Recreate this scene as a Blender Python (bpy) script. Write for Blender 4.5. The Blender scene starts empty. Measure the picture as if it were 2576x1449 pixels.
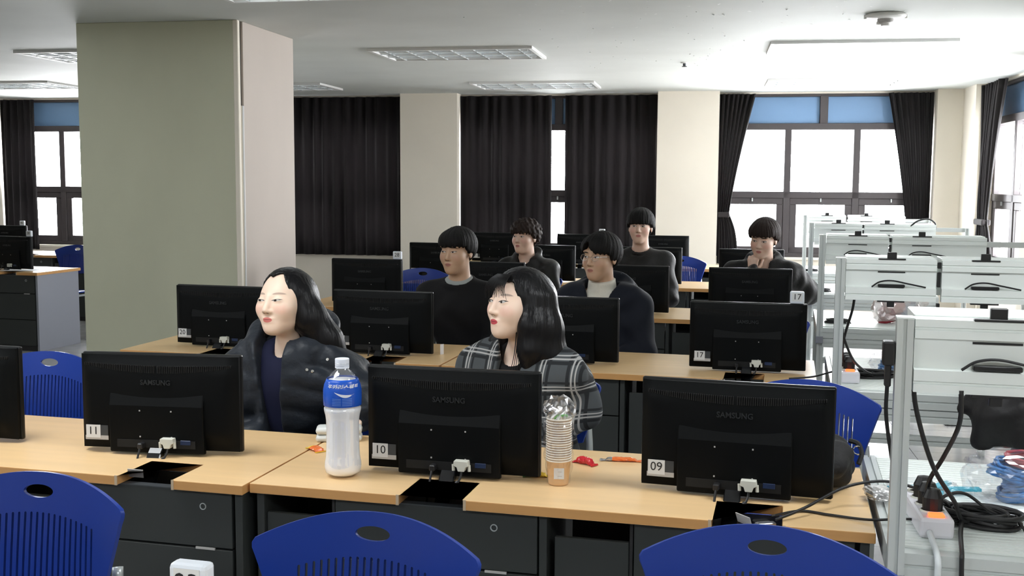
import bpy, bmesh, math, random
import numpy as np
from mathutils import Vector, Matrix
from mathutils.geometry import delaunay_2d_cdt

random.seed(7)
rng = np.random.default_rng(7)
SC = bpy.context.scene
C = SC.collection
PI = math.pi

# ------------------------------------------------------------------ camera
cam_d = bpy.data.cameras.new('camera')
cam = bpy.data.objects.new('camera', cam_d)
C.objects.link(cam)
_r = Vector((0.969374, 0.245523, 0.005773))
_u = Vector((-0.029397, 0.092667, 0.995263))
_b = Vector((0.243825, -0.964952, 0.097047))
M_ = Matrix((( _r.x, _u.x, _b.x), (_r.y, _u.y, _b.y), (_r.z, _u.z, _b.z))).to_4x4()
M_.translation = (0, 0, 1.56)
cam.matrix_world = M_
cam_d.sensor_width = 36
cam_d.lens = 38.43
cam_d.clip_start = 0.02
SC.camera = cam

# ------------------------------------------------------------------ sky (bright overcast) and exposure
world = bpy.data.worlds.new('overcast_sky')
SC.world = world
world.use_nodes = True
wn = world.node_tree.nodes
wn['Background'].inputs[0].default_value = (0.95, 0.97, 1.0, 1)
wn['Background'].inputs[1].default_value = 34.0
SC.view_settings.view_transform = 'Standard'
SC.view_settings.look = 'None'
SC.view_settings.gamma = 1
SC.view_settings.use_curve_mapping = False
SC.view_settings.exposure = 0.3
SC.cycles.use_denoising = True
SC.cycles.max_bounces = 10
SC.cycles.diffuse_bounces = 6
SC.cycles.transparent_max_bounces = 16
SC.cycles.sample_clamp_indirect = 6.0

# the building stands turned 4 degrees against the rows of desks
BA = math.radians(4)
BM = Matrix.Rotation(BA, 4, 'Z')
def bw(x, y, z=0.0):
    return BM @ Vector((x, y, z))

# ------------------------------------------------------------------ materials
MATS = {}
def mat(name, col=(.5, .5, .5), rough=.6, metal=0.0, spec=.5, noise=None, bump=None, emit=None, estr=0, trans=0, ior=1.45, alpha=1, sheen=0, coat=0):
    if name in MATS:
        return MATS[name]
    m = bpy.data.materials.new(name)
    m.use_nodes = True
    nt = m.node_tree
    b = nt.nodes['Principled BSDF']
    b.inputs['Base Color'].default_value = (*col, 1)
    b.inputs['Roughness'].default_value = rough
    b.inputs['Metallic'].default_value = metal
    b.inputs['Specular IOR Level'].default_value = spec
    b.inputs['IOR'].default_value = ior
    b.inputs['Transmission Weight'].default_value = trans
    b.inputs['Alpha'].default_value = alpha
    b.inputs['Sheen Weight'].default_value = sheen
    b.inputs['Coat Weight'].default_value = coat
    if emit:
        b.inputs['Emission Color'].default_value = (*emit, 1)
        b.inputs['Emission Strength'].default_value = estr
    if noise or bump:
        tc = nt.nodes.new('ShaderNodeTexCoord')
        mp = nt.nodes.new('ShaderNodeMapping')
        nt.links.new(tc.outputs['Object'], mp.inputs[0])
        if noise:   # (scale3, amount, detail)
            mp.inputs['Scale'].default_value = noise[0]
            n = nt.nodes.new('ShaderNodeTexNoise')
            n.inputs['Scale'].default_value = 1
            n.inputs['Detail'].default_value = noise[2] if len(noise) > 2 else 4
            nt.links.new(mp.outputs[0], n.inputs['Vector'])
            r = nt.nodes.new('ShaderNodeMapRange')
            r.inputs['From Min'].default_value = .3
            r.inputs['From Max'].default_value = .7
            r.inputs['To Min'].default_value = 1 - noise[1]
            r.inputs['To Max'].default_value = 1 + noise[1]
            nt.links.new(n.outputs[0], r.inputs[0])
            v = nt.nodes.new('ShaderNodeVectorMath')
            v.operation = 'SCALE'
            v.inputs[0].default_value = col
            nt.links.new(r.outputs[0], v.inputs['Scale'])
            nt.links.new(v.outputs[0], b.inputs['Base Color'])
        if bump:    # (scale3, strength, distance)
            mp2 = nt.nodes.new('ShaderNodeMapping')
            nt.links.new(tc.outputs['Object'], mp2.inputs[0])
            mp2.inputs['Scale'].default_value = bump[0]
            n2 = nt.nodes.new('ShaderNodeTexNoise')
            n2.inputs['Scale'].default_value = 1
            n2.inputs['Detail'].default_value = 3
            nt.links.new(mp2.outputs[0], n2.inputs['Vector'])
            bp = nt.nodes.new('ShaderNodeBump')
            bp.inputs['Strength'].default_value = bump[1]
            bp.inputs['Distance'].default_value = bump[2]
            nt.links.new(n2.outputs[0], bp.inputs['Height'])
            nt.links.new(bp.outputs[0], b.inputs['Normal'])
    MATS[name] = m
    return m

def clear_mat(name, col=(1, 1, 1), gloss=.12, rough=.03, trans=(1, 1, 1)):
    """thin clear sheet: mostly see-through with a weak mirror coat"""
    if name in MATS:
        return MATS[name]
    m = bpy.data.materials.new(name)
    m.use_nodes = True
    nt = m.node_tree
    nt.nodes.remove(nt.nodes['Principled BSDF'])
    t = nt.nodes.new('ShaderNodeBsdfTransparent')
    t.inputs[0].default_value = (*trans, 1)
    g = nt.nodes.new('ShaderNodeBsdfGlossy')
    g.inputs[0].default_value = (*col, 1)
    g.inputs['Roughness'].default_value = rough
    mx = nt.nodes.new('ShaderNodeMixShader')
    mx.inputs[0].default_value = gloss
    nt.links.new(t.outputs[0], mx.inputs[1])
    nt.links.new(g.outputs[0], mx.inputs[2])
    nt.links.new(mx.outputs[0], nt.nodes['Material Output'].inputs[0])
    MATS[name] = m
    return m

mat('wall_paint', (.70, .65, .56), .8, noise=((1.2, 1.2, 1.2), .04), bump=((60, 60, 60), .15, .002))
mat('column_green', (.46, .465, .35), .75, noise=((2, 2, 1), .05), bump=((80, 80, 80), .2, .002))
mat('column_cream', (.43, .38, .335), .75, noise=((2, 2, 1), .04))
mat('ceiling_paint', (.54, .56, .535), .7, noise=((1.5, 1.5, 1.5), .05), bump=((14, 14, 14), .2, .003))
mat('paint_fleck', (.80, .80, .79), .5)
mat('floor_tile', (.46, .46, .47), .16, noise=((5, 5, 5), .12), spec=.6)
mat('floor_base', (.46, .46, .47), .18, noise=((5, 5, 5), .12), spec=.6)
mat('laminate', (.74, .51, .265), .33, noise=((1.2, 22, 22), .05, 6), bump=((3, 60, 60), .05, .001))
mat('laminate_edge', (.53, .28, .10), .45, noise=((2, 40, 40), .06, 5))
mat('edge_tape', (.46, .36, .25), .5)
mat('desk_steel', (.034, .038, .037), .5, spec=.3, bump=((300, 300, 300), .15, .0005))
mat('desk_dark', (.014, .014, .015), .6)
mat('side_grey', (.23, .24, .28), .55)
mat('plastic_black', (.0028, .0034, .0037), .5, spec=.12, bump=((500, 500, 500), .2, .0004))
mat('plastic_black_gloss', (.008, .0085, .009), .3, spec=.35)
mat('neck_gloss', (.012, .013, .015), .12, spec=.6)
mat('diffuser_lit', (.9, .9, .9), .5, emit=(.97, .98, 1), estr=1.6)
mat('plastic_slot', (.003, .003, .003), .8)
mat('emboss', (.016, .018, .019), .4)
mat('screen', (.006, .006, .007), .08)
mat('cable_black', (.012, .012, .013), .45)
mat('plug_white', (.62, .62, .55), .45)
mat('label_white', (.62, .63, .63), .6)
mat('label_grey', (.42, .41, .40), .5)
mat('label_dark', (.045, .05, .055), .4)
mat('ink', (.012, .012, .014), .6)
mat('vga_blue', (.012, .025, .07), .4)
mat('chair_blue', (.010, .038, .26), .34, spec=.4, bump=((250, 250, 250), .12, .0005))
mat('tube_grey', (.50, .54, .54), .3, metal=.4)
mat('chrome', (.8, .8, .8), .15, metal=1)
mat('standee_white', (.66, .70, .76), .25)
mat('curtain_cloth', (.0095, .0066, .0074), .85, sheen=.1, noise=((30, 30, 1), .15))
mat('window_frame', (.045, .038, .040), .5)
mat('blue_panel', (.15, .26, .43), .45)
mat('alu', (.58, .62, .61), .36, metal=.35)
mat('alu_panel', (.80, .85, .83), .42, metal=.05)
mat('alu_groove', (.13, .14, .14), .5, metal=.4)
mat('clip_black', (.012, .012, .013), .4)
mat('lamp_metal', (.74, .77, .78), .25, metal=.6)
mat('lamp_frame', (.66, .66, .65), .5)
mat('tube_lit', (.9, .95, 1), .4, emit=(.93, .97, 1), estr=9)
mat('tube_off', (.80, .84, .86), .25)
mat('sensor_white', (.82, .82, .80), .4)
clear_mat('glass', gloss=.05)

# ------------------------------------------------------------------ mesh helpers
def link(o, parent=None):
    C.objects.link(o)
    if parent is not None:
        o.parent = parent
    return o

def obj(name, me, m=None, parent=None, loc=(0, 0, 0), rot=(0, 0, 0), smooth=False):
    if isinstance(me, bmesh.types.BMesh):
        bm = me
        me = bpy.data.meshes.new(name)
        bm.normal_update()
        bm.to_mesh(me)
        bm.free()
    o = bpy.data.objects.new(name, me)
    if m is not None and not me.materials:
        me.materials.append(MATS[m] if isinstance(m, str) else m)
    if smooth:
        me.polygons.foreach_set('use_smooth', [True] * len(me.polygons))
    o.location = loc
    o.rotation_euler = rot
    return link(o, parent)

def tag(o, label=None, cat=None, group=None, kind=None):
    if label: o['label'] = label
    if cat: o['category'] = cat
    if group: o['group'] = group
    if kind: o['kind'] = kind
    return o

def thing(name, label, cat, loc=(0, 0, 0), rz=0, group=None):
    o = bpy.data.objects.new(name, None)
    o.empty_display_size = .1
    C.objects.link(o)
    o.location = loc
    o.rotation_euler = (0, 0, rz)
    return tag(o, label, cat, group)

def copy_tree(o, parent=None):
    c = o.copy()
    C.objects.link(c)
    c.parent = parent
    for ch in list(o.children):
        copy_tree(ch, c)
    return c

def bbox(bm, x0, x1, y0, y1, z0, z1, mi=0):
    v = [bm.verts.new(p) for p in ((x0, y0, z0), (x1, y0, z0), (x1, y1, z0), (x0, y1, z0), (x0, y0, z1), (x1, y0, z1), (x1, y1, z1), (x0, y1, z1))]
    for f in ((3, 2, 1, 0), (4, 5, 6, 7), (0, 1, 5, 4), (1, 2, 6, 5), (2, 3, 7, 6), (3, 0, 4, 7)):
        fc = bm.faces.new([v[i] for i in f])
        fc.material_index = mi
    return v

def box(x0, x1, y0, y1, z0, z1, bev=0, seg=1):
    bm = bmesh.new()
    bbox(bm, x0, x1, y0, y1, z0, z1)
    if bev:
        bmesh.ops.bevel(bm, geom=list(bm.edges), offset=bev, segments=seg, affect='EDGES', profile=.5)
    return bm

def prism(pts, z0, z1, axis='z', bev=0):
    """polygon (ccw, seen from +axis) pulled along an axis"""
    bm = bmesh.new()
    def P(a, b, c):
        return (a, b, c) if axis == 'z' else ((c, a, b) if axis == 'x' else (a, c, b))
    lo = [bm.verts.new(P(a, b, z0)) for a, b in pts]
    hi = [bm.verts.new(P(a, b, z1)) for a, b in pts]
    n = len(pts)
    bm.faces.new(lo[::-1]); bm.faces.new(hi)
    for i in range(n):
        bm.faces.new((lo[i], lo[(i + 1) % n], hi[(i + 1) % n], hi[i]))
    bmesh.ops.recalc_face_normals(bm, faces=bm.faces)
    if bev:
        ed = [e for e in bm.edges if len(e.link_faces) == 2 and e.calc_face_angle() > .5]
        bmesh.ops.bevel(bm, geom=ed, offset=bev, segments=1, affect='EDGES')
    return bm

def tube(pts, r, n=8, bm=None, closed=False, cap=True):
    bm = bm or bmesh.new()
    pts = [Vector(p) for p in pts]
    rings = []
    up = None
    N = len(pts)
    for i, p in enumerate(pts):
        a = pts[(i - 1) % N] if (closed or i > 0) else p
        b = pts[(i + 1) % N] if (closed or i < N - 1) else p
        t = (b - a).normalized()
        if up is None:
            up = Vector((0, 0, 1)) if abs(t.z) < .9 else Vector((1, 0, 0))
        s = t.cross(up)
        if s.length < 1e-6:
            s = t.cross(Vector((0, 1, 0)))
        s.normalize()
        up = s.cross(t).normalized()
        rr = r[i] if isinstance(r, (list, tuple)) else r
        rings.append([bm.verts.new(p + (s * math.cos(2 * PI * k / n) + up * math.sin(2 * PI * k / n)) * rr) for k in range(n)])
    for i in range(N if closed else N - 1):
        A, B = rings[i], rings[(i + 1) % N]
        for k in range(n):
            bm.faces.new((A[k], A[(k + 1) % n], B[(k + 1) % n], B[k]))
    if cap and not closed:
        bm.faces.new(rings[0][::-1]); bm.faces.new(rings[-1])
    bmesh.ops.recalc_face_normals(bm, faces=bm.faces)
    return bm

def spline(pts, k=8):
    """Catmull-Rom through the points"""
    P = [Vector(p) for p in pts]
    P = [P[0] * 2 - P[1]] + P + [P[-1] * 2 - P[-2]]
    out = []
    for i in range(1, len(P) - 2):
        for j in range(k):
            t = j / k
            a, b, c, d = P[i - 1], P[i], P[i + 1], P[i + 2]
            out.append(.5 * ((2 * b) + (c - a) * t + (2 * a - 5 * b + 4 * c - d) * t * t + (3 * b - a - 3 * c + d) * t ** 3))
    out.append(P[-2])
    return out

def lathe(prof, n=32, bm=None, mi=None):
    """profile of (r, z), turned about z"""
    bm = bm or bmesh.new()
    rings = []
    for r, z in prof:
        if r < 1e-5:
            rings.append([bm.verts.new((0, 0, z))])
        else:
            rings.append([bm.verts.new((r * math.cos(2 * PI * k / n), r * math.sin(2 * PI * k / n), z)) for k in range(n)])
    for i in range(len(rings) - 1):
        A, B = rings[i], rings[i + 1]
        for k in range(n):
            a, a2 = A[k % len(A)], A[(k + 1) % len(A)]
            b, b2 = B[k % len(B)], B[(k + 1) % len(B)]
            vs = []
            for v in (a, a2, b2, b):
                if v not in vs:
                    vs.append(v)
            if len(vs) > 2:
                f = bm.faces.new(vs)
                if mi: f.material_index = mi[i]
    bmesh.ops.recalc_face_normals(bm, faces=bm.faces)
    return bm

def text_mesh(s, size, extr=0.0005, bold=0.0, shear=0.0, facing='-y'):
    """flat lettering as a mesh, centred, standing in the XZ plane and read from -Y"""
    cu = bpy.data.curves.new('lettering', 'FONT')
    cu.body = s; cu.size = size; cu.extrude = extr; cu.offset = bold; cu.shear = shear
    cu.align_x = 'CENTER'; cu.align_y = 'CENTER'
    cu.resolution_u = 3
    o = bpy.data.objects.new('lettering', cu)
    C.objects.link(o)
    dg = bpy.context.evaluated_depsgraph_get()
    me = bpy.data.meshes.new_from_object(o.evaluated_get(dg))
    bpy.data.objects.remove(o); bpy.data.curves.remove(cu)
    me.materials.clear()
    if facing == '-y':
        me.transform(Matrix(((1, 0, 0, 0), (0, 0, -1, 0), (0, 1, 0, 0), (0, 0, 0, 1))))
    return me

def inpoly(p, poly):
    x, y = p; c = False; n = len(poly); j = n - 1
    for i in range(n):
        xi, yi = poly[i]; xj, yj = poly[j]
        if (yi > y) != (yj > y) and x < (xj - xi) * (y - yi) / (yj - yi) + xi:
            c = not c
        j = i
    return c

def plate(outline, holes, step, fmap, th):
    """2-D plate with holes, bent by fmap(u, v) -> Vector, given a thickness"""
    V = []; E = []
    def loop(poly):
        s = len(V)
        for i, p in enumerate(poly):
            V.append(Vector(p)); E.append((s + i, s + (i + 1) % len(poly)))
    loop(outline)
    for h in holes: loop(h)
    us = [p[0] for p in outline]; vs = [p[1] for p in outline]
    u = min(us) + step / 2
    while u < max(us):
        v = min(vs) + step / 2
        while v < max(vs):
            if inpoly((u, v), outline) and not any(inpoly((u, v), h) for h in holes):
                V.append(Vector((u + .13 * step * math.sin(97 * v), v)))
            v += step
        u += step
    ov, oe, of, *_ = delaunay_2d_cdt(V, E, [], 0, 1e-6)
    tris = []
    for f in of:
        c = ((ov[f[0]].x + ov[f[1]].x + ov[f[2]].x) / 3, (ov[f[0]].y + ov[f[1]].y + ov[f[2]].y) / 3)
        if inpoly(c, outline) and not any(inpoly(c, h) for h in holes):
            tris.append(f)
    bm = bmesh.new()
    A = []; B = []
    for p in ov:
        q = fmap(p.x, p.y)
        e = 1e-3
        n = (fmap(p.x + e, p.y) - q).cross(fmap(p.x, p.y + e) - q).normalized()
        A.append(bm.verts.new(q + n * th / 2)); B.append(bm.verts.new(q - n * th / 2))
    cnt = {}
    for t in tris:
        bm.faces.new([A[i] for i in t]); bm.faces.new([B[i] for i in reversed(t)])
        for i in range(3):
            a, b = t[i], t[(i + 1) % 3]
            cnt[(a, b)] = 1
    for (a, b) in list(cnt):
        if (b, a) not in cnt:
            bm.faces.new((A[b], A[a], B[a], B[b]))
    loose = [v for v in bm.verts if not v.link_faces]
    bmesh.ops.delete(bm, geom=loose, context='VERTS')
    bmesh.ops.recalc_face_normals(bm, faces=bm.faces)
    return bm

def smooth_by_angle(o, a=40):
    me = o.data
    me.polygons.foreach_set('use_smooth', [True] * len(me.polygons))
    try:
        me.set_sharp_from_angle(angle=math.radians(a))
    except Exception:
        pass
    return o
# ================================================================== THE ROOM
def struct(name, me, m, **k):
    o = obj(name, me, m, rot=(0, 0, BA), **k)
    return tag(o, kind='structure')

E1L, E1R, E2N, E2F = -12.0, 2.80, -4.0, 13.0
ZC = 2.60

# floor slab with separate square tiles where the floor shows
floor = struct('floor', box(E1L - .2, E1R + .3, E2N - .2, E2F + .4, -.12, -.006), 'floor_base')
TS = .60
tile_me = None
for i in range(-13, 6):
    for j in range(2, 22):
        x0, y0 = i * TS, j * TS
        if x0 + TS > E1R or y0 + TS > E2F - .2:
            continue
        if not ((-1.2 < x0 and j < 22) or (x0 < -3.6 and j > 9)):
            continue
        if -4.8 < x0 < -3.0 and 6.2 < y0 < 7.85:
            continue
        if tile_me is None:
            t = obj('tile', box(.0015, TS - .0015, .0015, TS - .0015, -.006, 0, .001), 'floor_tile', floor, (x0, y0, 0))
            tile_me = t.data
        else:
            obj('tile', tile_me, None, floor, (x0, y0, 0))

ceil = struct('ceiling', box(E1L - .2, E1R + .3, E2N - .2, E2F + .5, ZC, ZC + .2), 'ceiling_paint')
# paint flecks and curled flakes on the old ceiling
fl = bmesh.new()
for k in range(150):
    cx = rng.normal(.0, .75); cy = rng.uniform(6.3, 10.2)
    if cx > 2.3 or cx < -2.2 or (-2.8 < cx < -1.3 and 8.3 < cy < 9.3) or (.35 < cx < 1.85 and 8.3 < cy < 9.3):
        continue
    s = rng.uniform(.006, .016); a = rng.uniform(0, PI)
    ca, sa = math.cos(a) * s, math.sin(a) * s
    q = rng.uniform(.25, .7); dz = rng.uniform(.003, .010)
    vs = [fl.verts.new((cx + ca, cy + sa, ZC - .0005)), fl.verts.new((cx - sa * q, cy + ca * q, ZC - dz * .3)), fl.verts.new((cx - ca, cy - sa, ZC - dz)), fl.verts.new((cx + sa * q, cy - ca * q, ZC - .002))]
    fl.faces.new(vs)
tag(obj('paint_flakes', fl, 'paint_fleck', ceil), kind='stuff')

# far wall: openings between the pillars
BAYS = [(.09, 2.45), (-2.98, -.61), (-6.05, -3.68), (-9.12, -6.75)]
PIL = [(-.61, .09), (-3.68, -2.98), (-6.75, -6.05), (-12.0, -9.12)]
ZS, ZT = .70, 2.58
wf = struct('wall_far', box(E1L, E1R + .3, 13.06, 13.30, 0, ZS), 'wall_paint')
for a, b in PIL:
    obj('pillar', box(a, b, 12.82, 13.30, 0, ZC), 'wall_paint', wf)
obj('corner_pillar', box(2.45, 2.90, 12.82, 13.30, 0, ZC), 'wall_paint', wf)
obj('corner_pillar', box(2.72, 3.1, 12.25, 12.82, 0, ZC), 'wall_paint', wf)
for a, b in BAYS:
    obj('lintel', box(a, b, 13.06, 13.30, ZT, ZC), 'wall_paint', wf)
    obj('window_sill', box(a, b, 13.02, 13.08, ZS - .03, ZS, .004), 'wall_paint', wf)

def window(n, a, b, rot90=False):
    """window in the bay a..b: two blue transom panels over three upper panes and three lower sashes"""
    w = b - a
    if not rot90:
        w_root = struct('window_%d' % n, box(a, b, 13.10, 13.20, ZS, ZS + .05), 'window_frame')
        par = dict(parent=w_root)
        def add(nm, x0, x1, y0, y1, z0, z1, m, bev=.004):
            return obj(nm, box(x0, x1, y0, y1, z0, z1, bev), m, w_root)
    else:
        w_root = struct('window_%d' % n, box(E1R + .10, E1R + .20, a, b, ZS, ZS + .05), 'window_frame')
        def add(nm, x0, x1, y0, y1, z0, z1, m, bev=.004):
            return obj(nm, box(E1R + y0 - 13.0, E1R + y1 - 13.0, x0, x1, z0, z1, bev), m, w_root)
    f = .05
    add('frame_side', a, a + f, 13.10, 13.20, ZS, ZT, 'window_frame')
    add('frame_side', b - f, b, 13.10, 13.20, ZS, ZT, 'window_frame')
    add('frame_head', a, b, 13.10, 13.20, ZT - .03, ZT, 'window_frame')
    add('transom_bar', a, b, 13.09, 13.20, 2.17, 2.245, 'window_frame')
    add('middle_bar', a, b, 13.09, 13.20, 1.385, 1.46, 'window_frame')
    mid = a + w * .5
    add('mullion', mid - .045, mid + .045, 13.09, 13.20, 2.24, ZT - .02, 'window_frame')
    add('transom_panel', a + f, mid - .045, 13.14, 13.16, 2.245, ZT - .03, 'blue_panel')
    add('transom_panel', mid + .045, b - f, 13.14, 13.16, 2.245, ZT - .03, 'blue_panel')
    m1, m2 = a + w * .335, a + w * .66
    for m in (m1, m2):
        add('mullion', m - .038, m + .038, 13.09, 13.20, ZS + .04, 2.18, 'window_frame')
    xs = [a + f, m1 - .038, m1 + .038, m2 - .038, m2 + .038, b - f]
    for i in range(3):
        x0, x1 = xs[2 * i], xs[2 * i + 1]
        add('pane', x0, x1, 13.145, 13.15, 1.46, 2.17, 'glass', 0)
        # opening sash below, a thicker frame of four pieces round its pane
        s = .075
        sh = add('sash', x0, x1, 13.10, 13.155, 1.385 - s, 1.385, 'window_frame')
        for (p, q, r, t) in ((x0, x0 + s, .755, 1.385 - s), (x1 - s, x1, .755, 1.385 - s), (x0, x1, ZS + .05, .79 + .03)):
            g = add('sash_rail', p, q, 13.10, 13.155, r, t, 'window_frame')
        add('pane', x0 + s, x1 - s, 13.13, 13.135, .82, 1.385 - s, 'glass', 0)
        c = (x0 + x1) / 2
        add('sash_handle', c - .008, c + .008, 13.085, 13.10, 1.345, 1.385, 'tube_grey', .002)
    return w_root

for n, (a, b) in enumerate(BAYS):
    window(n + 1, a, b)

# right wall: pillars and windows along the side of the room
RB = [(9.75, 12.15), (7.70, 9.05)]  # nearer bay is out of view, narrowed to keep daylight off the column
wr = struct('wall_right', box(E1R + .06, E1R + .3, E2N, 13.3, 0, ZS), 'wall_paint')
prev = 12.82
for k, (a, b) in enumerate(RB):
    obj('pillar', box(E1R - (.0 if k else .0), E1R + .3, b, prev, 0, ZC), 'wall_paint', wr)
    obj('lintel', box(E1R + .06, E1R + .3, a, b, ZT, ZC), 'wall_paint', wr)
    obj('window_sill', box(E1R - .07, E1R + .08, a, b, ZS - .03, ZS, .004), 'wall_paint', wr)
    window(5 + k, a, b, True)
    prev = a
obj('pillar', box(E1R, E1R + .3, E2N, prev, 0, ZC), 'wall_paint', wr)  # unseen near stretch of wall, kept windowless so daylight stays at the far end
# a deeper pillar hides most of the side window
obj('pillar', box(2.56, E1R + .02, 9.05, 9.75, 0, ZC), 'wall_paint', wr)
struct('wall_left', box(E1L - .2, E1L, E2N, 13.3, 0, ZC), 'wall_paint')
struct('wall_back', box(E1L - .2, E1R + .3, E2N - .2, E2N, 0, ZC), 'wall_paint')

# sky portals in the openings (they only guide the sampling of the sky)
def portal(loc, rot, sx, sy):
    l = bpy.data.lights.new('window_portal', 'AREA')
    l.shape = 'RECTANGLE'; l.size = sx; l.size_y = sy
    l.cycles.is_portal = True
    o = bpy.data.objects.new('window_portal', l)
    C.objects.link(o)
    o.matrix_world = Matrix.Translation(loc) @ rot.to_4x4()
for a, b in BAYS[:2] + BAYS[3:]:
    portal(bw((a + b) / 2, 13.24, 1.45), BM.to_3x3() @ Matrix.Rotation(-PI / 2, 3, 'X'), 2.3, 1.6)
for a, b in RB:
    portal(bw(E1R + .24, (a + b) / 2, 1.45), BM.to_3x3() @ Matrix.Rotation(PI / 2, 3, 'Y') , 1.6, 2.3)

# the big column
cx0, cx1, cy0, cy1 = -4.21, -3.06, 6.83, 7.81
col = struct('column', box(cx0, cx1 - .02, cy0, cy0 + .03, 0, ZC, .004), 'column_green')
obj('column_core', box(cx0 + .002, cx1 - .03, cy0 + .02, cy1, 0, ZC), 'column_green', col)
obj('side_panel', box(cx1 - .035, cx1, cy0 + .085, cy1, 0, ZC, .003), 'column_cream', col)
obj('corner_strip', box(cx1 - .03, cx1 + .004, cy0 - .004, cy0 + .028, 0, ZC, .004), 'wall_paint', col)
obj('corner_strip', box(cx1 - .03, cx1 - .008, cy0 + .03, cy0 + .06, 0, ZC, .004), 'wall_paint', col)
obj('cable_slot', box(cx1 - .034, cx1 - .016, cy0 + .062, cy0 + .083, 0, ZC), 'desk_dark', col)
obj('cable_cover', box(cx1 - .03, cx1 + .004, cy0 + .066, cy0 + .082, 0, 2.05, .004), 'label_white', col)
obj('cable_cover', box(cx1 - .03, cx1 - .004, cy0 + .06, cy0 + .066, 0, 2.05, .002), 'wall_paint', col)

# ------------------------------------------------------------------ ceiling lamps
LP = 35
def ceiling_lamp(e1, e2, lit, label, W=1.32, D=.75, sheet=False):
    p = bw(e1 + W / 2, e2 + D / 2, ZC)
    t = thing('ceiling_lamp', label, 'ceiling lamp', p, BA, 'recessed fluorescent ceiling lamps')
    hw, hd = W / 2, D / 2
    fr = .03
    bm = bmesh.new()
    bbox(bm, -hw, hw, -hd, -hd + fr, -.022, -.0005); bbox(bm, -hw, hw, hd - fr, hd, -.022, -.0005)
    bbox(bm, -hw, -hw + fr, -hd + fr, hd - fr, -.022, -.0005); bbox(bm, hw - fr, hw, -hd + fr, hd - fr, -.022, -.0005)
    obj('frame', bm, 'lamp_frame', t)
    obj('reflector', box(-hw + fr, hw - fr, -hd + fr, hd - fr, -.004, -.0015), 'lamp_metal', t)
    for k in range(3):
        y = (k - 1) * D * .29
        obj('lamp_tube', tube([(-hw + .06, y, -.014), (hw - .06, y, -.014)], .008, 10), 'tube_lit' if lit else 'tube_off', t)
    for k in range(7):
        x = -hw + fr + (k + .5) * (W - 2 * fr) / 7
        obj('louvre', box(x - .004, x + .004, -hd + fr, hd - fr, -.021, -.005), 'lamp_metal', t)
    for k in (-1, 1):
        y = k * D * .145
        obj('louvre', box(-hw + fr, hw - fr, y - .004, y + .004, -.021, -.005), 'lamp_metal', t)
    if sheet:
        obj('diffuser', box(-hw + fr, hw - fr, -hd + fr, hd - fr, -.026, -.022), 'diffuser_lit', t)
    if lit:
        l = bpy.data.lights.new('lamp_light', 'AREA')
        l.shape = 'RECTANGLE'; l.size = W - .1; l.size_y = D - .1
        l.energy = lit; l.color = (.95, .98, 1.0)
        o = bpy.data.objects.new('lamp_light', l)
        C.objects.link(o); o.parent = t; o.location = (0, 0, -.03)
    return t
ceiling_lamp(-2.69, 8.44, 0, 'unlit recessed ceiling lamp with louvres in front of the dark curtains')
ceiling_lamp(.42, 8.40, LP * .12, 'bright white ceiling lamp behind the round ceiling sensor', sheet=True)
ceiling_lamp(-5.62, 8.2, 0, 'unlit ceiling lamp half hidden behind the big column')
ceiling_lamp(-2.52, 11.40, 0, 'unlit ceiling lamp close above the parted curtains')
ceiling_lamp(.55, 11.40, 0, 'ceiling lamp close above the bright open window')
ceiling_lamp(-5.45, 11.3, 0, 'ceiling lamp close above the drawn curtain beside the column')
ceiling_lamp(-8.30, 10.75, 0, 'ceiling lamp close above the window left of the column')
LAMPL = {(i, j): 'lit fluorescent ceiling lamp ' + a + ' ' + b for i, a in enumerate(('near the left aisle', 'over the middle of the room', 'near the aluminium benches')) for j, b in enumerate(('just before the column', 'over the two women', 'behind the nearest desk row'))}
for i, e1 in enumerate((-5.6, -2.75, .42)):
    for j, e2 in enumerate((5.33, 2.25, -.8)):
        ceiling_lamp(e1, e2, (LP * .06, LP * .85, LP * 1.25)[j], LAMPL[(i, j)])

# round sensor with a small camera-like neck, and a sprinkler head
p = bw(1.042, 7.163, ZC)
t = thing('ceiling_sensor', 'round white ceiling sensor with a short stepped neck', 'sensor', p, BA)
obj('mounting_ring', lathe([(0, -.001), (.115, -.001), (.125, -.012), (.118, -.024), (.06, -.032), (0, -.032)], 40), 'sensor_white', t, smooth=True)
for s in (-1, 1):
    obj('ring_lug', box(s * .12 - .008, s * .12 + .008, -.01, .01, -.03, -.004, .003), 'sensor_white', t)
obj('neck', lathe([(0, -.03), (.05, -.03), (.045, -.05), (.04, -.056), (0, -.056)], 24), 'label_grey', t)
obj('deflector', lathe([(0, -.056), (.026, -.056), (.026, -.074), (0, -.076)], 20), 'sensor_white', t)
obj('lug', box(-.052, -.026, -.012, .012, -.066, -.046, .003), 'sensor_white', t)
p = bw(-.241, 9.777, ZC)
t = thing('sprinkler', 'small metal sprinkler head on the ceiling', 'sprinkler', p, BA)
obj('escutcheon', lathe([(0, -.001), (.035, -.001), (.03, -.008), (0, -.01)], 20), 'sensor_white', t)
obj('sprinkler_head', lathe([(0, -.008), (.014, -.008), (.012, -.03), (.022, -.034), (.022, -.038), (0, -.04)], 16), 'label_dark', t)

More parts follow.
